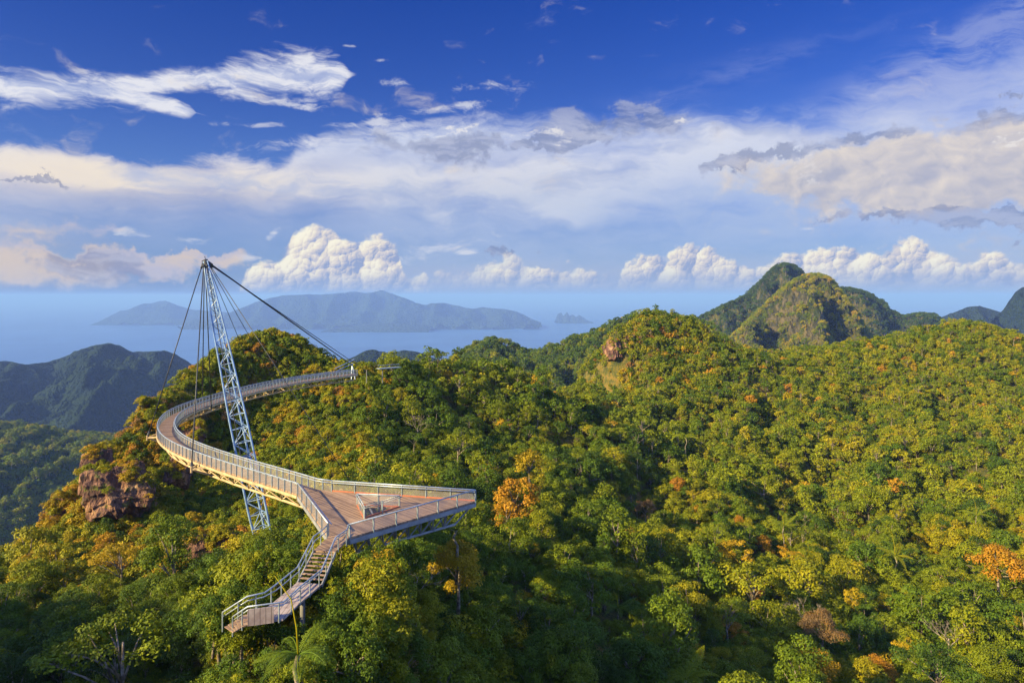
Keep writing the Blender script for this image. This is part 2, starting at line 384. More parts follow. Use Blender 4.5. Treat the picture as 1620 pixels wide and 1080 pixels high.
def leaf_material(name, stops, trans=0.22):
    m, b = new_mat(name); nt_ = m.node_tree
    t = attr('tint', 'INSTANCER'); lv = attr('lv')
    p = tcoord('Object')
    n = noise3(p, 0.55, 3, 0.6)
    f = (t + (n - 0.5) * 0.22 + (lv - 0.5) * 0.10).clamp()
    c = ramp(f, stops)
    hsv = nt_.nodes.new('ShaderNodeHueSaturation'); link(c, hsv.inputs['Color']); link(sstep(lv, 0, 1, 0.62, 1.35, 'LINEAR'), hsv.inputs['Value'])
    col_ = N(hsv.outputs[0])
    link(col_, b.inputs['Base Color']); b.inputs['Roughness'].default_value = 0.62; b.inputs['Specular IOR Level'].default_value = 0.25
    tr = nt_.nodes.new('ShaderNodeBsdfTranslucent'); link(mixc(0.5, col_, (0.22, 0.20, 0.006)), tr.inputs[0])
    mix = nt_.nodes.new('ShaderNodeMixShader'); mix.inputs[0].default_value = trans
    nt_.links.new(b.outputs[0], mix.inputs[1]); nt_.links.new(tr.outputs[0], mix.inputs[2])
    nt_.links.new(mix.outputs[0], nt_.nodes['Material Output'].inputs['Surface'])
    return m
# tint 0 .. 1 : deep green, green, yellow green, gold, orange, russet
LEAF = [(0.0, (0.030, 0.062, 0.006)), (0.2, (0.080, 0.140, 0.005)), (0.4, (0.205, 0.230, 0.004)), (0.55, (0.34, 0.275, 0.005)),
        (0.7, (0.44, 0.265, 0.007)), (0.85, (0.42, 0.185, 0.012)), (1.0, (0.19, 0.12, 0.05))]
M['leaf'] = leaf_material('leaf', LEAF)
m, b = new_mat('bark'); p = tcoord('Object'); n = noise3(p, 3.0, 5)
link(mixc(sstep(n, 0.35, 0.65), (0.10, 0.075, 0.05), (0.34, 0.28, 0.21)), b.inputs['Base Color']); b.inputs['Roughness'].default_value = 0.9
M['bark'] = m
# bridge deck boards: dark reddish brown, seams across
def boards(name, c1, c2, along='Y'):
    m, b = new_mat(name); uv = tcoord('UV'); u, v, _ = sep(uv)
    cell = N.math('FLOOR', v * 7.0); wn = N.nt.nodes.new('ShaderNodeTexWhiteNoise'); wn.noise_dimensions = '1D'; link(cell, wn.inputs['W'])
    fr = N.math('FRACT', v * 7.0); seam = sstep(N.math('ABSOLUTE', fr - 0.5), 0.42, 0.48)
    n = noise3(position(), 0.7, 5, 0.6)
    c = mixc(sstep(N(wn.outputs[0]) * 0.5 + n * 0.7, 0.3, 0.8), c1, c2)
    st1 = noise3(position(), 0.28, 5, 0.65, 0.6); c = mixc(sstep(st1, 0.50, 0.68) * 0.55, c, (0.13, 0.095, 0.085)); c = mixc(sstep(st1, 0.46, 0.30) * 0.4, c, (0.44, 0.27, 0.17))
    link(mixc(seam * 0.55, c, (0.03, 0.02, 0.015)), b.inputs['Base Color']); b.inputs['Roughness'].default_value = 0.75
    link(bump(seam * -1.0, 0.5, 0.02), b.inputs['Normal'])
    return m
M['deck'] = boards('deck_boards', (0.20, 0.122, 0.075), (0.38, 0.245, 0.15))
# fine wire netting of the parapets: mostly see-through
m, b = new_mat('wire_netting'); nt_ = m.node_tree
b.inputs['Base Color'].default_value = (0.44, 0.40, 0.36, 1); b.inputs['Roughness'].default_value = 0.5
tr = nt_.nodes.new('ShaderNodeBsdfTransparent'); mix = nt_.nodes.new('ShaderNodeMixShader')
n = noise3(position(), 0.9, 3)
link(sstep(n, 0.3, 0.7, 0.36, 0.26), mix.inputs[0])
nt_.links.new(tr.outputs[0], mix.inputs[1]); nt_.links.new(b.outputs[0], mix.inputs[2]); nt_.links.new(mix.outputs[0], nt_.nodes['Material Output'].inputs['Surface'])
M['net'] = m
# rock, pinkish brown with dark joints and ochre lichen
m, b = new_mat('rock'); p = position(); x_, y_, z_ = sep(p)
pp = vec(x_, y_, z_ * 0.30)
n1 = noise3(p, 0.30, 8, 0.62); n2 = noise3(pp, 1.5, 7, 0.68)
vr = voro(pp, 0.9, 2, 0.6, dims='3D'); cr = sstep(n2, 0.44, 0.34)
c = ramp(sstep(n1 * 0.65 + n2 * 0.35, 0.30, 0.70), [(0.0, (0.04, 0.018, 0.014)), (0.35, (0.12, 0.055, 0.038)), (0.6, (0.24, 0.12, 0.075)), (0.8, (0.38, 0.21, 0.10)), (1.0, (0.45, 0.31, 0.18))])
c = mixc(cr * 0.8, c, (0.03, 0.018, 0.014))
moss = sstep(noise3(p, 0.55, 5, 0.6), 0.56, 0.66)
c = mixc(moss, c, (0.09, 0.10, 0.012))
link(c, b.inputs['Base Color']); b.inputs['Roughness'].default_value = 0.9
link(bump(n2 * 1.0 + vr * 0.8, 1.0, 1.0), b.inputs['Normal'])
M['rock'] = m
# leaf litter and low plants on the slope
m, b = new_mat('undergrowth_soil'); p = position(); n1 = noise3(p, 0.25, 8, 0.65); n2 = noise3(p, 2.2, 5, 0.7)
link(ramp(sstep(n1 * 0.6 + n2 * 0.4, 0.3, 0.7), [(0.0, (0.02, 0.035, 0.006)), (0.4, (0.08, 0.085, 0.010)), (0.7, (0.20, 0.14, 0.018)), (1.0, (0.26, 0.13, 0.035))]), b.inputs['Base Color'])
b.inputs['Roughness'].default_value = 0.95; link(bump(n2, 1.0, 0.8), b.inputs['Normal'])
M['soil'] = m
# distant wooded slopes: crown-sized relief and colour clumps
def far_forest(name, c0, c1, c2, size, rocky=0.0):
    m, b = new_mat(name); p = position()
    v = voro(p, 1.0 / size, 1, 0.5, smooth=0.3, dims='3D'); n = noise3(p, 1.0 / (size * 14), 6, 0.6); n2 = noise3(p, 1.0 / (size * 1.3), 4, 0.65)
    c = ramp(sstep(n * 0.5 + n2 * 0.5, 0.32, 0.68), [(0.0, c0), (0.5, c1), (1.0, c2)])
    if rocky:
        g = N.nt.nodes.new('ShaderNodeNewGeometry'); nz = sep(N(g.outputs['Normal']))[2]
        rk = sstep(nz + (n - 0.5) * 0.8, 0.52, 0.34) * rocky
        c = mixc(rk, c, mixc(sstep(n2, 0.4, 0.6), (0.06, 0.045, 0.04), (0.20, 0.14, 0.10)))
    link(c, b.inputs['Base Color']); b.inputs['Roughness'].default_value = 0.95; b.inputs['Specular IOR Level'].default_value = 0.1
    link(bump((1.0 - v) * 1.0 + n2 * 0.5, 1.0, size * 0.7), b.inputs['Normal'])
    return m
M['far_green'] = far_forest('far_wood', (0.015, 0.035, 0.008), (0.04, 0.07, 0.012), (0.09, 0.11, 0.015), 9.0)
M['far_peak'] = far_forest('peak_wood', (0.012, 0.020, 0.008), (0.035, 0.045, 0.010), (0.10, 0.085, 0.014), 9.0, 0.35)
M['far_shaded'] = far_forest('mountain_wood_shaded', (0.006, 0.014, 0.008), (0.012, 0.024, 0.012), (0.022, 0.038, 0.014), 14.0)  # albedo darkened to stand in for cloud shadow over the left range
M['isle'] = far_forest('island_wood', (0.012, 0.024, 0.016), (0.02, 0.035, 0.02), (0.03, 0.05, 0.025), 60.0)
# sea
m, b = new_mat('sea_water'); p = position()
n = noise3(p, 0.0005, 7, 0.65, 1.5)
link(mixc(sstep(n, 0.35, 0.65), (0.03, 0.10, 0.27), (0.055, 0.155, 0.36)), b.inputs['Base Color'])
b.inputs['Roughness'].default_value = 0.35; b.inputs['Specular IOR Level'].default_value = 0.5
nw = noise3(p, 0.02, 4, 0.6); link(bump(nw, 0.35, 4.0), b.inputs['Normal'])
M['sea'] = m

# ------------------------------------------------------------------ near terrain: a smooth surface through points read off the photo
CANOPY = 4.6          # mean height of the canopy over the soil
pts = []              # X, Y, Z of the canopy surface
def cp(*a):
    for u, v, y in a: p = P(u, v, y); pts.append((p.x, p.y, p.z))
# skyline of the near hill with the bridge, from the left edge to its top and down to the far bridge head
cp((-160, 1000, 105), (0, 868, 118), (50, 828, 122), (100, 773, 130), (150, 718, 138), (200, 668, 146), (240, 628, 152), (275, 600, 158), (300, 578, 164),
   (345, 545, 175), (372, 522, 184), (390, 516, 190), (440, 513, 196), (480, 526, 198), (515, 548, 196), (545, 568, 190), (580, 590, 182))
for (u, v, y) in ((0, 868, 118), (50, 828, 122), (100, 773, 130), (150, 718, 138), (200, 668, 146), (240, 628, 152), (275, 600, 158), (300, 578, 164), (345, 545, 175), (372, 522, 184)):
    p = P(u, v, y)
    for dd, dz_ in ((9, 7), (22, 24), (42, 52)): pts.append((p.x - dd * 0.75, p.y + dd * 0.75, p.z - dz_))
for (u, v, y) in ((440, 513, 196), (480, 526, 198), (515, 548, 196)):
    p = P(u, v, y); pts.append((p.x, p.y + 14, p.z - 7))
# the ridge behind the platform
cp((640, 590, 186), (700, 566, 205), (750, 564, 222), (800, 570, 225), (850, 592, 230), (900, 608, 240))
# the knoll with the cliff and the long right hand ridge
cp((905, 625, 262), (930, 602, 285), (958, 562, 312), (975, 532, 318), (1000, 502, 325), (1018, 487, 330), (1040, 482, 332), (1065, 490, 334), (1090, 499, 335), (1115, 515, 335), (1000, 560, 306), (1080, 560, 308), (1150, 538, 340), (1200, 556, 350), (1250, 552, 370), (1310, 546, 380),
   (1370, 545, 385), (1420, 532, 385), (1480, 512, 375), (1530, 504, 370), (1580, 515, 362), (1630, 535, 355), (1750, 600, 330), (1950, 700, 320))
# faces of the hills
cp((0, 960, 82), (0, 1060, 58), (100, 880, 98), (100, 1000, 66), (150, 800, 122), (180, 860, 104), (220, 720, 142), (250, 800, 124), (280, 890, 96), (300, 720, 150), (300, 640, 160),
   (330, 820, 118), (350, 870, 100), (400, 600, 176), (400, 700, 155), (400, 800, 125), (420, 858, 96), (460, 640, 172), (470, 740, 140), (480, 830, 100), (540, 640, 170), (540, 720, 140), (600, 660, 160), (600, 770, 112),
   (680, 640, 182), (700, 740, 135), (760, 660, 180), (780, 800, 104), (820, 720, 150), (860, 840, 94), (880, 680, 180), (950, 640, 245), (960, 760, 150), (960, 900, 88), (1040, 560, 300), (1050, 660, 235), (1060, 780, 160), (1060, 900, 100),
   (1150, 620, 280), (1160, 720, 215), (1180, 830, 150), (1200, 940, 108), (1300, 600, 310), (1300, 700, 245), (1320, 800, 180), (1330, 900, 132), (1450, 600, 305), (1450, 700, 240), (1460, 800, 182), (1480, 900, 138), (1600, 600, 305), (1620, 700, 235), (1620, 800, 180), (1620, 900, 140),
   (1620, 1050, 98), (1450, 1050, 90), (1300, 1050, 84), (1150, 1050, 76), (1000, 1050, 66), (850, 1060, 57), (720, 960, 64), (700, 1060, 52), (440, 982, 42.0), (385, 988, 44), (495, 985, 45), (620, 900, 66), (560, 1000, 47), (560, 1075, 42), (450, 1075, 40),
   (330, 960, 56), (330, 1060, 44), (200, 960, 66), (180, 1070, 50), (640, 865, 72), (560, 880, 60), (440, 870, 62), (300, 1000, 52), (740, 850, 82), (575, 868, 49.5), (610, 878, 50), (650, 880, 51))
# out of sight: ground falling away behind every skyline, and the camera's own mountain which shades the foreground
for (u, v, y) in ((930, 602, 285), (958, 562, 312)):
    p = P(u, v, y); pts += [(p.x - 12, p.y + 12, p.z - 16), (p.x - 24, p.y + 26, p.z - 40)]
pts += [(-185, 175, -150), (-150, 240, -130), (-110, 275, -110), (-70, 285, -90), (-20, 280, -85), (40, 310, -85), (-230, 120, -170), (-300, 220, -280), (-60, 400, -170), (60, 430, -130), (150, 480, -120), (260, 480, -110),
        (380, 430, -90), (420, 320, -60), (420, 150, -80), (300, 60, -75), (200, 0, -70), (-150, 95, -95),
        (-35, 12, -22), (0, 20, -19), (30, 20, -22), (60, 30, -32), (100, 40, -42), (0, -10, -4.5), (-20, -25, 4), (20, -30, 2), (60, -30, -8), (120, -40, -25), (-60, 20, -30), (-90, 45, -48), (-120, 40, -35)]
SHADE = [(-150, -20, 43), (-175, -38, 57), (-200, -22, 52), (-130, -48, 45), (-230, -20, 46), (-60, -40, 12), (-100, -60, 34), (-140, -70, 50), (-175, -60, 60), (-205, -35, 54), (-215, -8, 34), (-235, 30, 20), (-180, -130, 66), (-240, -150, 40), (-280, -60, 20), (-300, 10, -40), (-190, 32, 10), (-160, 20, 14), (-110, -10, 2), (-40, -100, 30), (-120, -150, 50), (60, -120, 10)]
pts += SHADE
cpt = np.array(pts, dtype=float); cpt[:, 2] -= CANOPY
def kern(d): return -np.sqrt(d * d + 36.0)
A_ = kern(np.linalg.norm(cpt[:, None, :2] - cpt[None, :, :2], axis=2)); n_ = len(cpt)
Q_ = np.c_[np.ones(n_), cpt[:, :2]]
big = np.zeros((n_ + 3, n_ + 3)); big[:n_, :n_] = A_ + np.eye(n_) * 0.08; big[:n_, n_:] = Q_; big[n_:, :n_] = Q_.T
sol = np.linalg.solve(big, np.r_[cpt[:, 2], 0, 0, 0])
def land(x, y):
    x = np.asarray(x, float); y = np.asarray(y, float); sh = x.shape; x = x.ravel(); y = y.ravel(); out = np.empty(len(x))
    for i in range(0, len(x), 20000):
        a = x[i:i + 20000]; b = y[i:i + 20000]
        d = np.sqrt((a[:, None] - cpt[None, :, 0]) ** 2 + (b[:, None] - cpt[None, :, 1]) ** 2)
        out[i:i + 20000] = kern(d) @ sol[:n_] + sol[n_] + a * sol[n_ + 1] + b * sol[n_ + 2]
    return out.reshape(sh)
_rng = np.random.default_rng(5)
_ph = [( _rng.uniform(0, 6.28), _rng.uniform(0, 6.28), _rng.uniform(0, 6.28)) for _ in range(24)]
def waves(x, y, base, octs=5, rough=0.6, ridge=False, seed=0):
    """cheap fractal relief out of turned sine pairs"""
    z = 0; a = 1.0; k = 2 * math.pi / base; x = np.asarray(x, float); y = np.asarray(y, float)
    for o in range(octs):
        p0, p1, p2 = _ph[(o + seed) % 24]; c, s = math.cos(p2 + o), math.sin(p2 + o)
        xr = x * c - y * s; yr = x * s + y * c
        w = np.sin(xr * k + p0 + 1.3 * np.sin(yr * k * 0.6 + p1)) * np.sin(yr * k * 0.9 + p1 + 1.1 * np.sin(xr * k * 0.7 + p0))
        z = z + a * (1 - 2 * np.abs(w) if ridge else w); a *= rough; k *= 2.03
    return z
def grid_mesh(name, xs, ys, zf, mat, smooth=True):
    Xg, Yg = np.meshgrid(xs, ys); Z = zf(Xg, Yg); V = np.stack([Xg, Yg, Z], -1).reshape(-1, 3)
    nx, ny = len(xs), len(ys); i = np.arange(nx * ny).reshape(ny, nx)
    Fc = np.stack([i[:-1, :-1], i[:-1, 1:], i[1:, 1:], i[1:, :-1]], -1).reshape(-1, 4)
    return mesh_np(name, V, Fc, mat, smooth)
def folds(x, y):       # spurs and gullies on the long hillside
    m_ = np.clip((y - 85) / 60, 0, 1) * np.clip((x + 25) / 50, 0, 1)
    return -np.abs(waves(x * 0.94 - y * 0.34, y * 0.45 + x * 0.1, 74, 3, 0.5, seed=12)) * 6.2 * m_ * np.interp(y, [85, 200, 280, 325], [0.8, 1.4, 1.2, 0.15])
_land0 = land
def land(x, y): return _land0(x, y) + folds(np.asarray(x, float), np.asarray(y, float))
def near_z(x, y): return land(x, y) + waves(x, y, 26, 4, 0.55) * 0.55
NX = np.arange(-400, 481, 4.0); NY = np.arange(-180, 521, 4.0)
def near_mesh_z(x, y):
    z = near_z(x, y)
    e = np.minimum.reduce([x - NX[0], NX[-1] - x, y - NY[0], NY[-1] - y])
    return z - np.clip(40 - e, 0, 40) ** 1.6 * 0.9
ground = tag(obj('hill', grid_mesh('hill', NX, NY, near_mesh_z, M['soil'])), 'wooded near hills and slopes under the walkway', kind='structure')
Hgrid = land(*np.meshgrid(NX, NY))
def hq(x, y):          # quick lookup
    fx = (np.asarray(x) - NX[0]) / 4.0; fy = (np.asarray(y) - NY[0]) / 4.0
    i = np.clip(fx.astype(int), 0, len(NX) - 2); j = np.clip(fy.astype(int), 0, len(NY) - 2); a = np.clip(fx - i, 0, 1); b_ = np.clip(fy - j, 0, 1)
    return (Hgrid[j, i] * (1 - a) + Hgrid[j, i + 1] * a) * (1 - b_) + (Hgrid[j + 1, i] * (1 - a) + Hgrid[j + 1, i + 1] * a) * b_
def hidden(x, y, z, slack):
    """how deep a point lies behind the near hills, seen from the camera; True when more than slack metres"""
    t = np.linspace(0.08, 0.97, 60)[:, None]
    hx = hq(x[None] * t, y[None] * t) + CANOPY * 0.6
    return ((hx - z[None] * t) > slack * t).any(0)

# ------------------------------------------------------------------ sea, and everything farther off
sea = tag(obj('sea', grid_mesh('sea', np.linspace(-160000, 160000, 41), np.linspace(-60000, 200000, 41), lambda x, y: x * 0 + SEA, M['sea'])), kind='structure')
def interp_sky(sk, Y0):
    us = [s[0] for s in sk]; return lambda x: np.interp(x / Y0 * F + 810, us, [(HZ - s[1]) / F * Y0 for s in sk])
def ridge(name, sk, Y0, front, back, base, mat, amp, nbase, step, label, round_=1.6, kind='structure', margin=None, seed=0, gully=1.0):
    """a range whose crest follows the skyline sk (photo pixels) at distance Y0"""
    u0, u1 = sk[0][0], sk[-1][0]; x0 = (u0 - 810) / F * Y0; x1 = (u1 - 810) / F * Y0
    xs = np.linspace(x0, x1, max(8, int((x1 - x0) / step))); ys = np.linspace(Y0 - front, Y0 + back, max(8, int((front + back) / step)))
    cz = interp_sky(sk, Y0)
    def zf(x, y):
        y_ = np.maximum(y, Y0 * 0.3); s = cz(x * Y0 / y_) * y_ / Y0          # height of the crest's line of sight
        mnd = waves(x, y * 0, nbase * 1.7, 3, 0.5, seed=seed) * front * 0.04
        t = np.where(y < Y0, (Y0 + mnd - y) / front, (y - Y0 - mnd) / back); t = np.clip(t, 0, 1)
        hgt = 1 - t ** round_
        rel = waves(x, y * 0.35, nbase, 5, 0.55, ridge=True, seed=seed) * amp * np.minimum(1, t * 3.5) * (1 - t * 0.5) * gully
        z = base + (s - base) * hgt + rel * np.clip((s - base) / (abs(base) * 0.2 + 60), 0, 1)
        z = z + waves(x, y, step * 6, 3, 0.6, seed=seed + 3) * amp * 0.06
        return np.where(t > 0.02, np.minimum(z, s), z)
    return tag(obj(name, grid_mesh(name, xs, ys, zf, mat)), label, kind=kind), zf, (x0, x1, Y0 - front, Y0 + back)

FAR = []   # wooded hills that get their own crowns
# dark blue range beyond the valley, left
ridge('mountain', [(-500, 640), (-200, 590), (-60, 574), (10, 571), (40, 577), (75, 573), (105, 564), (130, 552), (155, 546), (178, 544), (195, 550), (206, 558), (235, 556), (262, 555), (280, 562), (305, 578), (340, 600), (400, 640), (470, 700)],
      3000, 1500, 900, -560, M['far_shaded'], 60, 520, 14, 'dark blue wooded mountain range beyond the valley', 1.25)
# the lower valley spur, green, left edge
r = ridge('valley', [(-500, 640), (-200, 660), (-60, 668), (40, 676), (110, 690), (170, 694), (260, 690), (400, 700), (520, 720)], 1250, 760, 500, -480, M['far_green'], 26, 300, 9, 'sunlit wooded valley floor beside the near hill', 1.1, seed=4)
FAR.append((r[1], r[2], 8.0, 0.32))
# low blue hills just behind the far bridge head
ridge('hill_range', [(480, 600), (540, 575), (575, 556), (590, 553), (612, 558), (640, 554), (660, 556), (690, 568), (720, 585), (800, 620)], 2300, 700, 500, -560, M['far_shaded'], 25, 200, 10, 'low hazy wooded hills behind the bridge head', 1.3, seed=7)
# hill between the near ridge and the knoll
r = ridge('wooded_hill', [(640, 640), (700, 592), (730, 560), (752, 551), (775, 544), (800, 548), (822, 558), (835, 564), (850, 562), (880, 552), (905, 544), (930, 534), (960, 522), (1000, 508), (1060, 505), (1130, 520)], 760, 360, 200, -240, M['far_green'], 16, 120, 7, 'green wooded hill behind the near ridge', 1.2, seed=9)
FAR.append((r[1], r[2], 6.0, 0.22))
# peaks
r = ridge('peak', [(1040, 560), (1090, 516), (1115, 503), (1140, 492), (1165, 480), (1185, 466), (1203, 450), (1215, 438), (1228, 427), (1240, 423), (1252, 424), (1262, 430), (1272, 441), (1290, 462), (1320, 500), (1360, 560)], 1750, 520, 400, -330, M['far_peak'], 55, 260, 8, 'dark pointed wooded peak behind the others', 1.5, seed=2)
FAR.append((r[1], r[2], 8.0, 0.02))
r = ridge('peak', [(1300, 520), (1315, 480), (1325, 464), (1345, 461), (1362, 466), (1380, 472), (1395, 482), (1408, 496), (1430, 506), (1445, 503), (1460, 501), (1478, 503), (1490, 512), (1530, 530), (1560, 560)], 1700, 400, 300, -300, M['far_peak'], 40, 200, 8, 'humped dark wooded peak on the far side', 1.5, seed=11)
FAR.append((r[1], r[2], 8.0, 0.04))
r = ridge('peak', [(1100, 600), (1150, 545), (1180, 518), (1205, 494), (1225, 474), (1245, 458), (1262, 446), (1280, 440), (1298, 440), (1312, 446), (1325, 460), (1340, 480), (1355, 502), (1368, 525), (1390, 560), (1430, 610)], 1250, 330, 300, -260, M['far_peak'], 62, 170, 6, 'rounded wooded peak lit on its left side', 1.45, seed=6)
FAR.append((r[1], r[2], 6.2, 0.40))
ridge('mountain', [(1440, 530), (1480, 505), (1515, 492), (1535, 485), (1550, 484), (1568, 489), (1590, 496), (1640, 510), (1700, 540)], 3400, 700, 500, -400, M['far_shaded'], 50, 300, 14, 'low dark blue mountain by the right edge', 1.4, seed=13)
ridge('mountain', [(1530, 560), (1575, 500), (1588, 490), (1598, 474), (1606, 462), (1616, 455), (1640, 448), (1680, 450), (1760, 520), (1830, 580)], 2700, 600, 500, -400, M['far_shaded'], 60, 260, 12, 'steep dark blue mountain cut by the right edge', 1.5, seed=15)
# islands in the strait
ridge('island', [(150, 512), (180, 497), (190, 492), (205, 489), (215, 484), (228, 480), (240, 480), (252, 476), (262, 475), (275, 481), (300, 489), (330, 492), (360, 494), (420, 500), (470, 512)], 17500, 1500, 1500, SEA - 20, M['isle'], 100, 1400, 90, 'low blue island in the strait', 1.3, seed=3)
ridge('island', [(340, 505), (370, 492), (400, 480), (425, 472), (450, 467), (480, 466), (520, 465), (550, 463), (562, 461), (580, 464), (592, 462), (602, 459), (615, 463), (635, 470), (660, 479), (672, 483), (684, 480), (700, 479), (720, 483), (745, 489), (765, 486), (785, 488), (810, 491), (830, 498), (840, 504), (852, 509)], 15800, 1800, 1800, SEA - 15, M['isle'], 170, 1500, 70, 'long mountainous blue island under the tall cloud', 1.2, seed=5)
ridge('island', [(520, 522), (560, 515), (600, 512), (630, 511), (660, 513), (684, 516)], 13600, 700, 500, SEA - 10, M['isle'], 20, 900, 70, 'low blue spit of land before the long island', 1.3, seed=8)
ridge('island', [(878, 508), (882, 497), (888, 494), (891, 501), (897, 493), (901, 500), (906, 497), (912, 502), (916, 498), (924, 503), (930, 507), (936, 509)], 17600, 500, 500, SEA - 12, M['isle'], 30, 500, 32, 'small craggy islet out in the strait', 1.8, seed=10)

# ------------------------------------------------------------------ the walkway: curved deck, viewing platform, stairs, mast, cables
DZ = -18.6            # level of the deck boards
HW = 1.08             # half width of the deck
RH = 1.02             # height of the parapet
ctr = [(487, 777.5), (470, 772), (450, 765), (420, 757), (380, 745), (345, 733), (312, 721), (290, 712), (273, 702), (262, 690), (262, 677), (270, 664), (285, 654), (305, 646), (335, 636), (370, 626), (410, 615.5), (450, 607), (500, 599), (549, 592.5), (560, 591.2)]
cpts = np.array([PH(u, v, DZ)[:2] for u, v in ctr])
def resample(p, step):
    d = np.r_[0, np.cumsum(np.linalg.norm(np.diff(p, axis=0), axis=1))]; k = max(2, int(d[-1] / step) + 1); s = np.linspace(0, d[-1], k)
    return np.stack([np.interp(s, d, p[:, i]) for i in range(p.shape[1])], 1)
cl = resample(cpts, 0.6)
for _ in range(60):
    cl[1:-1] = cl[1:-1] * 0.5 + (cl[:-2] + cl[2:]) * 0.25
cl = resample(cl, 0.6)
def normals(c):
    t = np.gradient(c, axis=0); t /= np.linalg.norm(t, axis=1)[:, None]; return np.stack([-t[:, 1], t[:, 0]], 1)
cn = normals(cl)                    # points to the inside or outside of the bend
mid = cl[len(cl) // 3: len(cl) // 2].mean(0)
cen = np.array([-36.0, 98.0])
if ((cen - cl[len(cl) // 3]) @ cn[len(cl) // 3]) > 0: cn = -cn      # cn now points outwards
out_e = cl + cn * HW; in_e = cl - cn * HW
Lc = np.arange(len(cl)) * 0.6
v3 = lambda p, z: Vector((p[0], p[1], z))

bridge = tag(empty('footbridge', (cl[len(cl) // 2][0], cl[len(cl) // 2][1], DZ)), 'curved steel footbridge with brown boards sweeping round the lattice mast', 'footbridge')
def deck_strip(name, parent):
    V = []; uv = []
    for i in range(len(cl)):
        for e, z in ((out_e[i], DZ), (in_e[i], DZ), (in_e[i], DZ - 0.14), (out_e[i], DZ - 0.14)): V.append((e[0], e[1], z))
    Fs = []; UV = []
    for i in range(len(cl) - 1):
        a = i * 4; b_ = a + 4
        for k in range(4):
            k2 = (k + 1) % 4; Fs.append((a + k, a + k2, b_ + k2, b_ + k)); UV += [(0, Lc[i]), (1, Lc[i]), (1, Lc[i + 1]), (0, Lc[i + 1])]
    me = bpy.data.meshes.new(name); me.from_pydata([tuple(Vector(p) - parent.location) for p in V], [], Fs); me.materials.append(M['deck'])
    l = me.uv_layers.new(name='UVMap'); l.data.foreach_set('uv', np.array(UV, dtype=np.float32).ravel())
    bm = bmesh.new(); bm.from_mesh(me); bmesh.ops.recalc_face_normals(bm, faces=bm.faces); bm.to_mesh(me); bm.free()
    return obj(name, me, parent)
deck_strip('deck', bridge)
def line3(e, z): return [v3(p, z) for p in e]
def part_tube(name, pts_, r, mat, parent, n=8, loc=None):
    mb = MB(pts_[0]); mb.tube(pts_, r, n); return mb.build(name, mat, parent, smooth=True)
def child_fix(o, parent):           # children of a child sit relative to that child
    return o
POSTM = {}
def post_mesh(h, w=0.07, d=0.16, key='p'):
    k = (round(h, 2), key)
    if k not in POSTM:
        mb = MB(); mb.bar((0, 0, -0.22), (0, 0, h), w, d, (0, 1, 0)) if w != d else mb.tube([(0, 0, -.2), (0, 0, h)], w * .5, 8); mb.bar((0, 0, h - 0.02), (0, 0, h + 0.03), w * 0.6, d * 0.6, (0, 1, 0))
        me = bpy.data.meshes.new('post'); me.from_pydata(mb.v, [], mb.f); me.materials.append(M['post'])
        bm = bmesh.new(); bm.from_mesh(me); bmesh.ops.recalc_face_normals(bm, faces=bm.faces); bm.to_mesh(me); bm.free(); POSTM[k] = me
    return POSTM[k]
def world_child(o, parent):
    """parent o, keeping it where it stands (all parents here are unrotated)"""
    p = parent; off = Vector((0, 0, 0))
    while p: off += p.location; p = p.parent
    o.location = o.location - off; o.parent = parent; return o
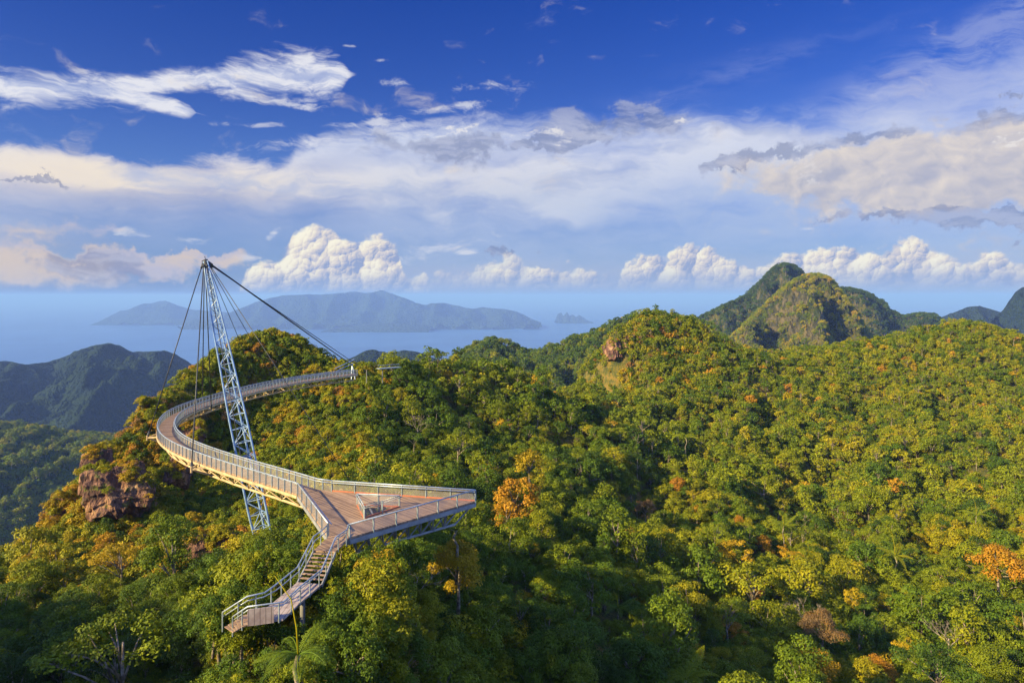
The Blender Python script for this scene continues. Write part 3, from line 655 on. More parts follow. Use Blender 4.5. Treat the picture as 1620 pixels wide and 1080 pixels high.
def railing(parent, path, floor_z, inward, spacing=1.1, n_single=50, r=0.055, h=RH, net=True, closed=False, lower_in=0.16, lower_h=0.84, net_mat=None, posts_at=None):
    """path: plan points; floor_z: number or list. A railing: handrail, lower rail, wire netting, posts"""
    path = [Vector((p[0], p[1])) for p in path]; fz = floor_z if isinstance(floor_z, (list, tuple)) else [floor_z] * len(path)
    rail = empty('railing', (path[0].x, path[0].y, fz[0])); world_child(rail, parent)
    base = Vector((path[0].x, path[0].y, fz[0]))
    def mk(mb, name, mat, smooth=False):
        o = mb.build(name, mat, None, smooth=smooth); return world_child(o, rail)
    P3 = [Vector((p.x, p.y, z)) for p, z in zip(path, fz)]
    if closed: P3 = P3 + [P3[0]]; inward = inward + [inward[0]]
    mb = MB(base); mb.tube([p + Vector((0, 0, h)) for p in P3], r, 8); mk(mb, 'handrail', M['rail'], True)
    mb = MB(base); mb.tube([p + Vector((i_[0], i_[1], 0)) * lower_in + Vector((0, 0, lower_h)) for p, i_ in zip(P3, inward)], r * 0.72, 8); mk(mb, 'lower_rail', M['rail'], True)
    if net:
        mb = MB(base); V = []; Fs = []
        for k, p in enumerate(P3): V += [p + Vector((0, 0, -0.02)), p + Vector((0, 0, h - r))]
        Fs = [(2 * k, 2 * k + 2, 2 * k + 3, 2 * k + 1) for k in range(len(P3) - 1)]; mb.add(V, Fs); o = mb.build('netting', net_mat or M['net'], None, recalc=False); world_child(o, rail)
    # posts
    d = [0.0]
    for a_, b_ in zip(P3[:-1], P3[1:]): d.append(d[-1] + (b_ - a_).length)
    cnt_ = max(2, int(round(d[-1] / spacing)) + 1); ss_ = posts_at or list(np.linspace(0, d[-1] if not closed else d[-1] * (1 - 1 / cnt_), cnt_))
    items = []
    for s_ in ss_:
        k = min(len(d) - 2, max(0, int(np.searchsorted(d, s_) - 1))); f = (s_ - d[k]) / max(1e-6, d[k + 1] - d[k]); p = P3[k].lerp(P3[k + 1], f); t = (P3[k + 1] - P3[k]); items.append((p, math.atan2(t.y, t.x), k))
    items.sort(key=lambda q_: q_[0].y)
    pm_ = post_mesh(h) if net else post_mesh(h, 0.085, 0.085, 's')
    for p, a_, k in items[:n_single]:
        o = bpy.data.objects.new('post', pm_); COL.objects.link(o); o.location = p; o.rotation_euler = (0, 0, a_ + math.pi / 2 * 0); world_child(o, rail)
    if items[n_single:]:
        mb = MB(base)
        for p, a_, k in items[n_single:]: mb.bar(p + Vector((0, 0, -.22)), p + Vector((0, 0, h)), 0.07, 0.14, (math.cos(a_), math.sin(a_), 0))
        o = mb.build('post_row', M['post']); world_child(o, rail); tag(o, kind='stuff')
    return rail
railing(bridge, list(out_e), DZ, list(-cn))
# the inside parapet stops where the platform begins
E_ = PH(525, 777, DZ)[:2]
railing(bridge, [np.array(E_)] + list(in_e), DZ, [cn[0]] + list(cn))
# structure below the deck
for e, s_ in ((out_e, 1), (in_e, -1)):
    mb = MB(bridge.location); ring = [v3(p + cn[i] * 0.10 * s_, DZ - 0.26) for i, p in enumerate(e)]
    for i in range(0, len(ring) - 1): mb.bar(ring[i], ring[i + 1], 0.12, 0.26)
    mb.build('edge_beam', M['truss'], bridge)
TD = 1.55
chord = [v3(cl[i] + cn[i] * 0.15, DZ - TD) for i in range(0, len(cl))]
mb = MB(bridge.location); mb.tube(chord, 0.13, 8); mb.build('bottom_chord', M['truss'], bridge, smooth=True)
stp = 5
n_br = 0
for i in range(0, len(cl) - stp, stp):
    mb = MB(chord[i]); c_ = chord[i + stp // 2]
    for e, s_ in ((out_e, 1), (in_e, -1)):
        a_ = v3(e[i], DZ - 0.32); b_ = v3(e[i + stp], DZ - 0.32)
        mb.tube([a_, c_], 0.075, 6); mb.tube([c_, b_], 0.075, 6)
    mb.bar(v3(out_e[i], DZ - 0.26), v3(in_e[i], DZ - 0.26), 0.12, 0.2)
    mb.build('brace', M['truss'], bridge); n_br += 1

# ---- viewing platform
pA, pB, pC, pD, pE = (PH(u, v, DZ) for u, v in ((500, 789), (519, 848), (553, 850), (752, 792.5), (525, 777)))
pA = v3(out_e[0], DZ); pI = v3(in_e[0], DZ)
hole = [PH(u, v, DZ) for u, v in ((565, 799), (632, 802), (576, 820))]
plat = tag(empty('viewing_platform', pA.lerp(pC, 0.5)), 'triangular steel viewing platform with reddish boards and a pointed tip', 'viewing platform')
def slab(name, outer, holes, z, th, mat, parent):
    from mathutils.geometry import tessellate_polygon
    loops = [outer] + holes; flat = [p for l in loops for p in l]; tris = tessellate_polygon([[Vector((p[0], p[1], 0)) for p in l] for l in loops])
    n0 = len(flat); org = parent.location
    V = [Vector((p[0], p[1], z)) - org for p in flat] + [Vector((p[0], p[1], z - th)) - org for p in flat]; Fs = [tuple(t) for t in tris] + [tuple(n0 + i for i in t[::-1]) for t in tris]
    b0 = 0
    for l in loops:
        k = len(l); Fs += [(b0 + i, b0 + (i + 1) % k, n0 + b0 + (i + 1) % k, n0 + b0 + i) for i in range(k)]; b0 += k
    me = bpy.data.meshes.new(name); me.from_pydata(V, [], Fs); me.materials.append(mat)
    bm = bmesh.new(); bm.from_mesh(me); bmesh.ops.recalc_face_normals(bm, faces=bm.faces); bm.to_mesh(me); bm.free()
    l = me.uv_layers.new(name='UVMap'); ax = (pC - pD).normalized(); UV = []
    for lp in me.loops: c_ = me.vertices[lp.vertex_index].co; UV += [c_.x, c_.x * ax.x + c_.y * ax.y]
    l.data.foreach_set('uv', np.array(UV, dtype=np.float32))
    return obj(name, me, parent)
slab('deck', [pA, pB, pC, pD, pE, pI], [hole], DZ + 0.012, 0.16, M['deck'], plat)
def inward_of(path, c):
    r_ = []
    for i, p in enumerate(path):
        a_ = path[max(0, i - 1)]; b_ = path[min(len(path) - 1, i + 1)]; t = Vector((b_[0] - a_[0], b_[1] - a_[1])).normalized(); n_v = Vector((-t.y, t.x))
        if (Vector((c[0], c[1])) - Vector((p[0], p[1]))).dot(n_v) < 0: n_v = -n_v
        r_.append(n_v)
    return r_
ctr_p = (pA + pC + pE) / 3 + Vector((2, 0, 0))
for path in ([pA, pB], [pC, pD], [pD, pE]):
    railing(plat, path, DZ, inward_of(path, ctr_p), spacing=2.2, r=0.06, lower_in=0.26, lower_h=0.90)
hc = (hole[0] + hole[1] + hole[2]) / 3
railing(plat, hole, DZ, [(Vector((hc.x - p.x, hc.y - p.y))).normalized() * -1 for p in hole], spacing=2.6, r=0.055, closed=True, lower_in=0.2, lower_h=0.88)
m, b = new_mat('red_kerb'); b.inputs['Roughness'].default_value = 0.7; n_k = noise3(position(), 2.0, 4); link(mixc(n_k, (0.30, 0.08, 0.04), (0.50, 0.17, 0.08)), b.inputs['Base Color']); M['kerb'] = m
for a_, b_ in ((hole[2], hole[0]), (hole[0], hole[1]), (hole[1], hole[2]), (pE, pD)):
    mb = MB(plat.location); t = (b_ - a_).normalized(); mb.bar(a_ + t * .05 + Vector((0, 0, 0.075)), b_ - t * .05 + Vector((0, 0, 0.075)), 0.10, 0.11); mb.build('kerb', M['kerb'], plat)
for a_, b_ in ((pA, pB), (pB, pC), (pC, pD), (pD, pE)):
    mb = MB(plat.location); mb.bar(a_ + Vector((0, 0, -.34)), b_ + Vector((0, 0, -.34)), 0.16, 0.34); mb.build('edge_beam', M['dark_steel'], plat)
ax0 = pC + Vector((0.2, 1.6, 0)); ax1 = pD + Vector((-.6, 0, 0))
lowp = [ax0.lerp(ax1, f) + Vector((0, 0, -1.75)) for f in np.linspace(0.0, 0.86, 9)]
mb = MB(plat.location); mb.tube(lowp, 0.12, 8); mb.build('bottom_chord', M['dark_steel'], plat, smooth=True)
for i in range(8):
    f0 = i / 9.0 * 0.9 + 0.03; f1 = (i + 1) / 9.0 * 0.9 + 0.03; mb = MB(plat.location)
    for (a_, b_) in ((pC, pD), (pE, pD)):
        mb.bar(a_.lerp(b_, f0) + Vector((0, 0, -.4)), lowp[i], 0.11, 0.11); mb.bar(lowp[i], a_.lerp(b_, f1) + Vector((0, 0, -.4)), 0.11, 0.11)
    mb.bar(pC.lerp(pD, f0) + Vector((0, 0, -.36)), pE.lerp(pD, f0) + Vector((0, 0, -.36)), 0.12, 0.2)
    mb.build('brace', M['dark_steel'], plat)
mb = MB(plat.location); mb.tube([lowp[-1], pD + Vector((-0.4, -0.1, -.4))], 0.08, 6); mb.build('tip_strut', M['dark_steel'], plat)

# ---- stairs and lower landing
def RZ(u, v, z): p = PH(u, v, z + RH); return Vector((p.x, p.y, z))       # floor point under a handrail seen at u, v
Z1, Z2, Z3 = DZ, DZ - 1.22, DZ - 2.3
Lr = [RZ(517, 831, Z1), RZ(510, 838, Z1), RZ(496, 848, Z1), RZ(470.4, 897, Z2), RZ(454, 910, Z2), RZ(434, 926, Z2), RZ(418.5, 937, Z2), RZ(391, 943, Z2), RZ(352, 968, Z3)]
Rr = [RZ(552, 829, Z1), RZ(548, 838, Z1), RZ(530.5, 850, Z1), RZ(509, 900, Z2), RZ(494, 912, Z2), RZ(475.5, 927, Z2), RZ(448, 952, Z2), RZ(392, 959, Z2), RZ(368, 975, Z3)]
stairs = tag(empty('staircase', (Lr[3] + Rr[3]) / 2), 'steel staircase with dark open risers leading down from the platform', 'staircase')
def quad_slab(name, poly, mat, th=0.12):
    o = slab(name, poly, [], poly[0].z, th, mat, stairs); return o
quad_slab('landing', [pB + Vector((0.02, 0, 0)), Lr[2], Rr[2], pC + Vector((-.02, 0, 0))], M['deck'])
m, b = new_mat('tread_wood'); b.inputs['Roughness'].default_value = 0.8; n_k = noise3(position(), 2.2, 5); link(mixc(sstep(n_k, .3, .7), (0.21, 0.13, 0.09), (0.36, 0.25, 0.18)), b.inputs['Base Color']); M['tread'] = m
m, b = new_mat('weathered_planks'); b.inputs['Roughness'].default_value = 0.85; n_k = noise3(position(), 1.6, 6, 0.6); x_, y_, z_ = sep(position()); jn = sstep(N.math('ABSOLUTE', N.math('FRACT', x_ * 3.2) - 0.5), 0.40, 0.47)
link(mixc(jn * 0.7, mixc(sstep(n_k, .3, .7), (0.27, 0.20, 0.18), (0.44, 0.36, 0.32)), (0.04, 0.03, 0.03)), b.inputs['Base Color']); M['plank'] = m
NT = 7
for i in range(NT):
    f0 = (i + 0.55) / (NT + 0.6); z = Z1 - (i + 1) * (Z1 - Z2) / (NT + 1)
    a_ = Lr[2].lerp(Lr[3], f0); b_ = Rr[2].lerp(Rr[3], f0); d_ = (Lr[3] - Lr[2]); d_.z = 0; d_.normalize()
    mb = MB(((a_.x + b_.x) / 2, (a_.y + b_.y) / 2, z)); a_.z = b_.z = z; mb.bar(a_ + (b_ - a_).normalized() * 0.06, b_ - (b_ - a_).normalized() * 0.06, 0.19, 0.05); o = mb.build('tread', M['tread']); world_child(o, stairs)
for S_ in (Lr, Rr):
    mb = MB(S_[2]); mb.bar(S_[2] + Vector((0, 0, -.12)), S_[3] + Vector((0, 0, -.12)), 0.08, 0.26); world_child(mb.build('stringer', M['dark_steel']), stairs)
quad_slab('landing', [Lr[3], Lr[4], Lr[5], Lr[6], Lr[7], Rr[7], Rr[6], Rr[5], Rr[4], Rr[3]], M['plank'])
for i in range(6):
    f0 = (i + 0.6) / 6.6; z = Z2 - (i + 1) * (Z2 - Z3) / 7
    a_ = Lr[7].lerp(Lr[8], f0); b_ = Rr[7].lerp(Rr[8], f0); a_.z = b_.z = z; mb = MB((a_ + b_) / 2); mb.bar(a_, b_, 0.24, 0.05); world_child(mb.build('tread', M['tread']), stairs)
railing(stairs, Lr, [p.z for p in Lr], inward_of(Lr, (-13.6, 47)), spacing=1.25, r=0.05, net=False, lower_in=0.10, lower_h=0.72)
railing(stairs, Rr, [p.z for p in Rr], inward_of(Rr, (-16, 46)), spacing=1.25, r=0.05, net=False, lower_in=0.06, lower_h=0.80)
mb = MB(Rr[7]); v_ = [Rr[6] + Vector((-.02, -.04, -.15)), Rr[7] + Vector((0, -.04, -.15)), Rr[7] + Vector((0, -.04, .86)), Rr[6] + Vector((-.02, -.04, .86))]
mb.bar((v_[0].lerp(v_[1], .25) + v_[3].lerp(v_[2], .25)) / 2, (v_[1] + v_[2]) / 2, 0.05, 1.0); world_child(mb.build('side_board', M['plank']), stairs)
m, b = new_mat('concrete'); b.inputs['Roughness'].default_value = 0.9; n_k = noise3(position(), 1.2, 6, .6); link(mixc(n_k, (0.10, 0.10, 0.10), (0.24, 0.23, 0.22)), b.inputs['Base Color']); M['concrete'] = m
for p in ((Lr[4] + Rr[4]) / 2 + Vector((0.2, 0, 0)),):
    gz_ = float(near_z(p.x, p.y)); mb = MB((p.x, p.y, gz_ - 1)); mb.tube([(p.x, p.y, gz_ - 1), (p.x, p.y, Z2 - 0.12)], 0.17, 12); world_child(mb.build('column', M['concrete'], None, smooth=True), stairs)

# ---- mast
MB0 = P(421, 860, 100.0); MT = P(325.5, 413, 100.0)
axm = (MT - MB0).normalized(); MB0 = MB0 - axm * 10.0; Hm = (MT - MB0).length
mast = tag(empty('mast', MB0), 'tall pale blue steel lattice mast leaning over the curved bridge', 'mast')
e1 = Vector((0, 1, 0)) - axm * axm.y; e1.normalize(); e2 = axm.cross(e1)
def msec(f):           # corner radius of the triangular section along the mast
    return float(np.interp(f, [0, 0.12, 0.3, 0.55, 0.8, 0.93, 1.0], [0.75, 1.25, 1.5, 1.42, 0.95, 0.55, 0.30]))
angs = [R(205), R(325), R(75)]
def corner(k, f): r_ = msec(f); return MB0 + axm * Hm * f + (e2 * math.cos(angs[k]) + e1 * math.sin(angs[k])) * r_
for k in range(3):
    mb = MB(MB0); mb.tube([corner(k, f) for f in np.linspace(0, 1, 25)], [0.17 - 0.06 * f for f in np.linspace(0, 1, 25)], 10); mb.build('chord', M['mast'], mast, smooth=True)
levels = [0.0]
while levels[-1] < 0.965: levels.append(levels[-1] + (msec(levels[-1]) * 1.45) / Hm * 1.0)
mb = MB(MB0)
for i, f in enumerate(levels[:-1]):
    g_ = min(levels[i + 1], 0.985)
    for k in range(3):
        k2 = (k + 1) % 3; mb.tube([corner(k, f), corner(k2, f)], 0.055, 6)
        mb.tube([corner(k, f), corner(k2, g_)] if (i + k) % 2 else [corner(k2, f), corner(k, g_)], 0.06, 6)
mb.build('lattice', M['mast'], mast)
mb = MB(MB0); mb.tube([MB0 + axm * Hm * 0.985, MB0 + axm * (Hm + 0.25)], [0.42, 0.30], 10); mb.tube([MT + Vector((-.55, 0, .0)), MT + Vector((.45, 0, -.1))], 0.11, 8); mb.tube([MT + axm * .2, MT + axm * 0.75], 0.05, 6); mb.build('mast_head', M['cable'], mast)
for k in range(3):
    mb = MB(MB0); c_ = corner(k, 0.0); mb.tube([c_ - axm * 1.5, c_ + axm * .3], 0.4, 8); mb.build('foot', M['concrete'], mast)

# ---- cables, each from the mast head to its anchor, with its outrigger on the deck
def deck_near(u, v, side):
    e = out_e if side > 0 else in_e; q_ = PH(u, v, DZ); i = int(np.argmin(np.linalg.norm(e - np.array([q_.x, q_.y]), axis=1))); return i
head = [MT + Vector((dx_, 0, -0.25)) for dx_ in (-.4, -.3, -.2, -.1, 0, .1, .2, .3, .4, .45)]
def cable(a_, b_, r_, label, name='stay_cable'):
    mb = MB(b_); d_ = (a_ - b_).normalized(); mb.tube([b_, b_ + d_ * 0.9], r_ * 1.9, 8); mb.tube([a_ - d_ * 0.9, a_], r_ * 1.9, 8); mb.tube([b_, a_], r_, 8)
    return tag(mb.build(name, M['cable'], None, smooth=True), label, 'cable', 'cables from the mast head')
ORIG = []
def outrigger(i, side, reach=1.1, drop=0.9):
    e = (out_e if side > 0 else in_e); n_v = cn[i] * side; tip = v3(e[i] + n_v * reach, DZ - drop * 0.55)
    mb = MB(bridge.location); ch = chord[i]
    mb.bar(v3(e[max(0, i - 2)], DZ - .3), tip, 0.12, 0.16); mb.bar(v3(e[min(len(e) - 1, i + 2)], DZ - .3), tip, 0.12, 0.16); mb.bar(ch, tip, 0.14, 0.2); mb.tube([tip - Vector((0, 0, .35)), tip + Vector((0, 0, .3))], 0.13, 8)
    mb.build('outrigger', M['truss'], bridge); return tip
CB = [(240, 686, 1, 'cable from the mast head to the outermost left end of the bend'),
      (309, 735, 1, 'cable dropping to the white bracket on the near outer edge of the bridge'),
      (300, 634, 1, 'cable to the far outer edge of the bend, behind the left one'),
      (341, 642, -1, 'cable to the inner edge of the far arm, left of the mast'),
      (355, 632, -1, 'thin cable close beside the left face of the mast'),
      (366, 736, -1, 'cable in front of the woods to the inner edge of the near arm'),
      (416, 612, 1, 'cable right of the mast reaching the far arm first'),
      (442, 606, 1, 'cable right of the mast reaching the far arm farther along')]
for j, (u, v, side, lab) in enumerate(CB):
    i = deck_near(u, v, side); tip = outrigger(i, side, 1.2 if side > 0 else 0.7); cable(head[j], tip, 0.075 if j < 4 else 0.05, lab)
# backstays to the hillside
anc1 = P(603, 790, 100.0); anc1.z = float(near_z(anc1.x, anc1.y)) + CANOPY * 0.4
cable(head[8], anc1, 0.055, 'long thin backstay crossing the woods down behind the platform')
anc2 = P(556, 577, 172.0); anc3 = P(578, 586, 168.0)
cable(head[9], anc2, 0.12, 'thick dark backstay running to the far bridge head', ); cable(head[9] + Vector((0, .5, -.3)), anc3, 0.07, 'second backstay just under the thick one, ending right of the bridge head')
# ---- bridge head on the far hill
ef = v3(cl[-1], DZ)
bh = tag(empty('bridge_head', anc2 + Vector((0, 0, -3))), 'small steel landing with an anchor frame at the far end of the bridge', 'bridge head')
q0, q1, q2, q3 = PH(548, 592.5, DZ), PH(552, 590.0, DZ), P(634, 584, 176), P(634, 581.5, 182)
mb = MB(bh.location); mb.bar(P(598, 583, 174), P(632, 580.5, 178), 1.6, 0.2); mb.build('platform', M['post'], bh)
mb = MB(bh.location); mb.tube([P(598, 578, 174), P(632, 576, 178)], 0.06, 6); mb.tube([P(530, 583, 166), P(545, 576, 169), P(556, 571, 171), P(560, 568, 172)], 0.12, 6); mb.tube([P(534, 586, 166), P(548, 579.5, 169), P(560, 574, 171)], 0.10, 6); mb.build('handrail', M['rail'], bh)
mb = MB(bh.location)
for u in (556, 562): mb.tube([P(u, 600, 171), P(557, 576.5, 172)], 0.12, 8)
mb.build('anchor_frame', M['rail'], bh)
for u in (580, 605): mb = MB(bh.location); mb.tube([P(u, 606, 175), P(u, 585, 175)], 0.12, 8); mb.build('column', M['concrete'], bh)

# ---- keep trees out of the structure and out of the views the photo has of it
WAY = [(p[0], p[1], DZ - TD, HW) for p in cl[::2]]
for a_, b_ in ((pA, pC), (pE, pC), (pC, pD), (pE, pD), (pA, pD)):
    WAY += [(a_.lerp(b_, f).x, a_.lerp(b_, f).y, DZ - 1.7, 0.1 if a_ is pC and b_ is pD else 1.2) for f in np.linspace(0, 1, 10)]
WAY += [(p.x, p.y, p.z - 0.2, 0.9) for S_ in (Lr, Rr) for p in S_[2:]]
WAY += [((Lr[k].x + Rr[k].x) / 2, (Lr[k].y + Rr[k].y) / 2, Lr[k].z - .2, 0.9) for k in range(2, 9)]
SIGHT = [(p[0], p[1], DZ - TD - 0.1) for p in out_e[::2] if p[1] < 115] + [(p[0], p[1], DZ - TD) for p in in_e[::2] if p[1] >= 100 and p[0] < -38]
SIGHT += [(p.x, p.y, DZ - 1.2) for p in [pC.lerp(pD, f) for f in np.linspace(0.35, 1, 14)]] + [(p.x, p.y, DZ - 0.35) for p in [pC.lerp(pD, f) for f in np.linspace(0, 0.35, 7)]]
SIGHT += [(p.x, p.y, DZ - 0.3) for p in [pA.lerp(pB, f) for f in np.linspace(0, 1, 6)]]
SIGHT += [(p.x, p.y, p.z + 0.05) for S_ in (Rr,) for k in range(2, 7) for p in [S_[k].lerp(S_[k + 1], f) for f in (0, .5)]] + [(Lr[7].x, Lr[7].y, Z2 + .1), (Rr[7].x - .3, Rr[7].y, Z2 - .1), (Rr[6].x, Rr[6].y, Z2)]
SIGHT += [(c_.x, c_.y, c_.z) for c_ in [P(u, 832, 100) for u in (402, 410, 418, 426, 432)]]
FILL = []          # low crowns crowding the stairs and the near edge of the platform: x, y, height of the top
_fr = random.Random(4)
for S_, sgn in ((Lr, 1), (Rr, -1)):
    for k in range(1, 8):
        p = S_[k].lerp(S_[k + 1], _fr.uniform(0, .8)); o_ = (Lr[k] - Rr[k]); o_.z = 0; o_.normalize()
        for dist in (2.1, 4.0): FILL.append((p.x + o_.x * sgn * dist, p.y + o_.y * sgn * dist - (0.6 if sgn < 0 else 0), p.z + (-0.5 if sgn < 0 else 0.1) - _fr.uniform(0, .5)))
for f in np.linspace(0.02, 0.36, 5):
    p = pC.lerp(pD, f); FILL.append((p.x + 1.2, p.y - 2.3, DZ - 0.35 - _fr.uniform(0, .5)))
for k in range(4): FILL.append((-10.5 + k * 1.1, 45.5 + 0.5 * (k % 2), -23.4))
CLEAR = [(MB0.x + axm.x * 12, 100.0, 2.2)]

# ------------------------------------------------------------------ bare rock on the hillsides
LEDGE = []
def rock(u, v, y, w, h, d, seed, label, turn=0.0):
    bm = bmesh.new(); bmesh.ops.create_icosphere(bm, subdivisions=5, radius=1.0)
    off = Vector((seed * 7.3, seed * 3.1, seed * 1.7))
    for vt in bm.verts:
        p = vt.co.copy(); q_ = Vector((p.x * w * .5, p.y * d * .5, p.z * h * .5))
        a = mnoise.fractal(Vector((q_.x * 0.35, q_.y * 0.35, q_.z * 0.12)) + off, 0.9, 2.1, 5)
        b2 = mnoise.voronoi(Vector((q_.x * 0.42, q_.y * 0.42, q_.z * 0.2)) + off)[0][0]
        st_ = round((q_.z + a * 1.2) / 1.3) * 1.3 - q_.z
        k = 1.0 + 0.26 * a + 0.42 * (b2 - 0.4) + 0.07 * st_
        sq = max(abs(p.x), abs(p.z), abs(p.y)); vt.co = Vector((q_.x, q_.y, q_.z)) * k / sq ** 0.75
    me = bpy.data.meshes.new('rock_outcrop'); bm.to_mesh(me); bm.free(); me.materials.append(M['rock'])
    o = obj('rock_outcrop', me, None, P(u, v, y + d * 0.85)); o.rotation_euler = (R(-24), R(((seed * 37) % 17) - 8), R(turn))
    tag(o, label, 'rock outcrop', 'rock faces among the trees'); c = o.location; k = (y - 1.5) / c.y
    CLEAR.append((c.x * k, c.y * k, w * (0.27 if y < 250 else 0.15))); (SIGHT.append((c.x, c.y, c.z - h * 0.25)) if y < 250 else None)
    rr = random.Random(seed); mw = Matrix.Translation(c) @ o.rotation_euler.to_matrix().to_4x4(); cand = [vt for vt in me.vertices if (mw.to_3x3() @ vt.normal).z > 0.35 and vt.normal.y < 0.4]
    for vt in rr.sample(cand, min(len(cand), int(8 + w * 2.4))): q_ = mw @ vt.co; LEDGE.append((q_.x, q_.y, q_.z - 0.25, rr.uniform(.3, .75), rr.uniform(.3, .75)))
    return o
rock(190, 778, 119, 9.5, 9.0, 7, 1, 'broad pinkish brown rock face on the left hillside', 25)
rock(153, 748, 125, 4.4, 7.5, 5, 2, 'pale split rock pillar left of the broad rock face', 25)
rock(96, 805, 125, 3.0, 4.5, 4, 3, 'small orange brown rock on the lower left skyline', 20)
rock(283, 742, 128, 4.0, 6.0, 5, 5, 'dark rock half hidden under the bend of the bridge', 10)
rock(345, 862, 97, 6.0, 2.6, 5, 6, 'low reddish rock ledge left of the mast foot', 5)
rock(302, 690, 150, 6.0, 4.0, 5, 8, 'dark red rock seen inside the bend of the bridge', 0)
rock(229, 640, 151, 1.6, 1.0, 2, 9, 'tiny pale boulder on the left skyline', 0)
rock(968, 556, 305, 3.4, 8.0, 7, 10, 'orange vertical cliff at the left shoulder of the knoll', 40)
rock(990, 546, 308, 6.5, 6.0, 9, 11, 'dark shaded cliff band below the top of the knoll', 20)
rock(1014, 542, 310, 5.5, 4.5, 8, 12, 'right end of the dark cliff band, half overgrown', 10)

# ------------------------------------------------------------------ palms and bare trees
def frond_mesh(length, droop, seed, n=34, wl=0.52):
    r = random.Random(seed); V = []; Fs = []
    rib = []
    for i in range(n + 1):
        t = i / n; rib.append(Vector((length * t * (1 - 0.12 * droop * t), 0, length * (0.55 * t - droop * 0.75 * t * t))))
    mb = MB(); mb.tube(rib, [0.035 * (1 - 0.8 * i / n) + 0.006 for i in range(n + 1)], 5)
    for i in range(3, n):
        t = i / n; p = rib[i]; d_ = (rib[i + 1] - rib[i]).normalized(); L_ = wl * math.sin(math.pi * (0.12 + 0.86 * t)) * length * 0.42
        for s_ in (-1, 1):
            e = (d_ * 0.55 + Vector((0, s_, -0.25 - r.random() * .25))).normalized() * L_ * r.uniform(.85, 1.1); w_ = d_ * 0.02 * length * 0.4
            m_ = p + e * .5 + Vector((0, 0, .05)); mb.add([p, m_ + w_, p + e, m_ - w_], [(0, 1, 2, 3)])
    me = bpy.data.meshes.new('frond'); me.from_pydata(mb.v, [], mb.f); me.materials.append(M['leaf'])
    a = me.attributes.new('lv', 'FLOAT', 'FACE'); a.data.foreach_set('value', np.full(len(me.polygons), 0.62, dtype=np.float32)); return me
FR = [frond_mesh(2.9, d_, i) for i, d_ in enumerate((0.35, 0.75, 1.1, 1.4))]
PALMS = []
def palm(u, v, y, trunk_h, s, seed, label, nf=13, spear=0.0, tint=0.34):
    r = random.Random(seed); c = P(u, v, y); e = tag(empty('palm_tree', (c.x, c.y, c.z - trunk_h)), label, 'palm tree', 'palms standing out of the forest')
    mb = MB(); pts_ = [Vector((r.uniform(-.1, .1) * i, r.uniform(-.1, .1) * i, trunk_h * i / 4)) for i in range(5)]; pts_[0].z = -2; pts_[-1].x = pts_[-1].y = 0
    mb.tube(pts_, [0.15, 0.13, 0.11, 0.10, 0.13], 8); o = mb.build('trunk', M['bark'], None, smooth=True); o.parent = e
    for k in range(nf):
        o = bpy.data.objects.new('frond', FR[r.choice([0, 1, 1, 2, 2, 3])]); COL.objects.link(o); o.parent = e; o.location = (0, 0, trunk_h); sc_ = s * r.uniform(.8, 1.1); o.scale = (sc_,) * 3
        o.rotation_euler = (r.uniform(-.2, .2), r.uniform(-.45, .15), k * 6.283 / nf + r.uniform(-.15, .15)); o['tint'] = tint + r.uniform(-.05, .05)
    if spear:
        mb = MB(); mb.tube([(0, 0, trunk_h), (-.12 * spear * .2, 0, trunk_h + spear * .35), (-.30 * spear * .3, 0, trunk_h + spear * .7), (-.30 * spear, 0, trunk_h + spear)], [.05, .04, .03, .012], 6); o = mb.build('leaf_spear', M['leaf'], None, smooth=True); o.parent = e; o['tint'] = 0.5
        a = o.data.attributes.new('lv', 'FLOAT', 'FACE'); a.data.foreach_set('value', np.full(len(o.data.polygons), 0.9, dtype=np.float32))
    CLEAR.append((c.x, c.y, 1.5)); SIGHT.append((c.x, c.y, c.z - .4)); return e
palm(472, 1036, 36, 3.4, 0.92, 3, 'big feathery palm below the stairs with a tall unopened leaf', 9, 4.2, 0.24)
palm(722, 838, 63, 3.0, 0.75, 5, 'palm just below the tip of the platform', 10)
palm(978, 962, 84, 4.5, 1.2, 6, 'bluish green palm on the shaded lower slope', 11, 2.2, 0.22)
palm(1240, 832, 150, 6.0, 1.5, 7, 'palm in the middle of the right hillside', 12, 3)
palm(1416, 880, 138, 5.0, 1.5, 8, 'palm with a tall bright spear on the lower right slope', 9, 6.5, 0.42)
palm(1085, 692, 220, 6.0, 1.6, 9, 'small distant palm left of the middle of the hillside', 11)
palm(780, 612, 205, 5.0, 1.7, 10, 'palm near the skyline of the ridge behind the platform', 11, 0, 0.40)
palm(1545, 815, 170, 5.0, 1.7, 12, 'palm with upright stems on the far right hillside', 10, 5)
palm(1085, 1075, 66, 3.0, 1.2, 13, 'arching palm cut by the bottom of the photo', 10)
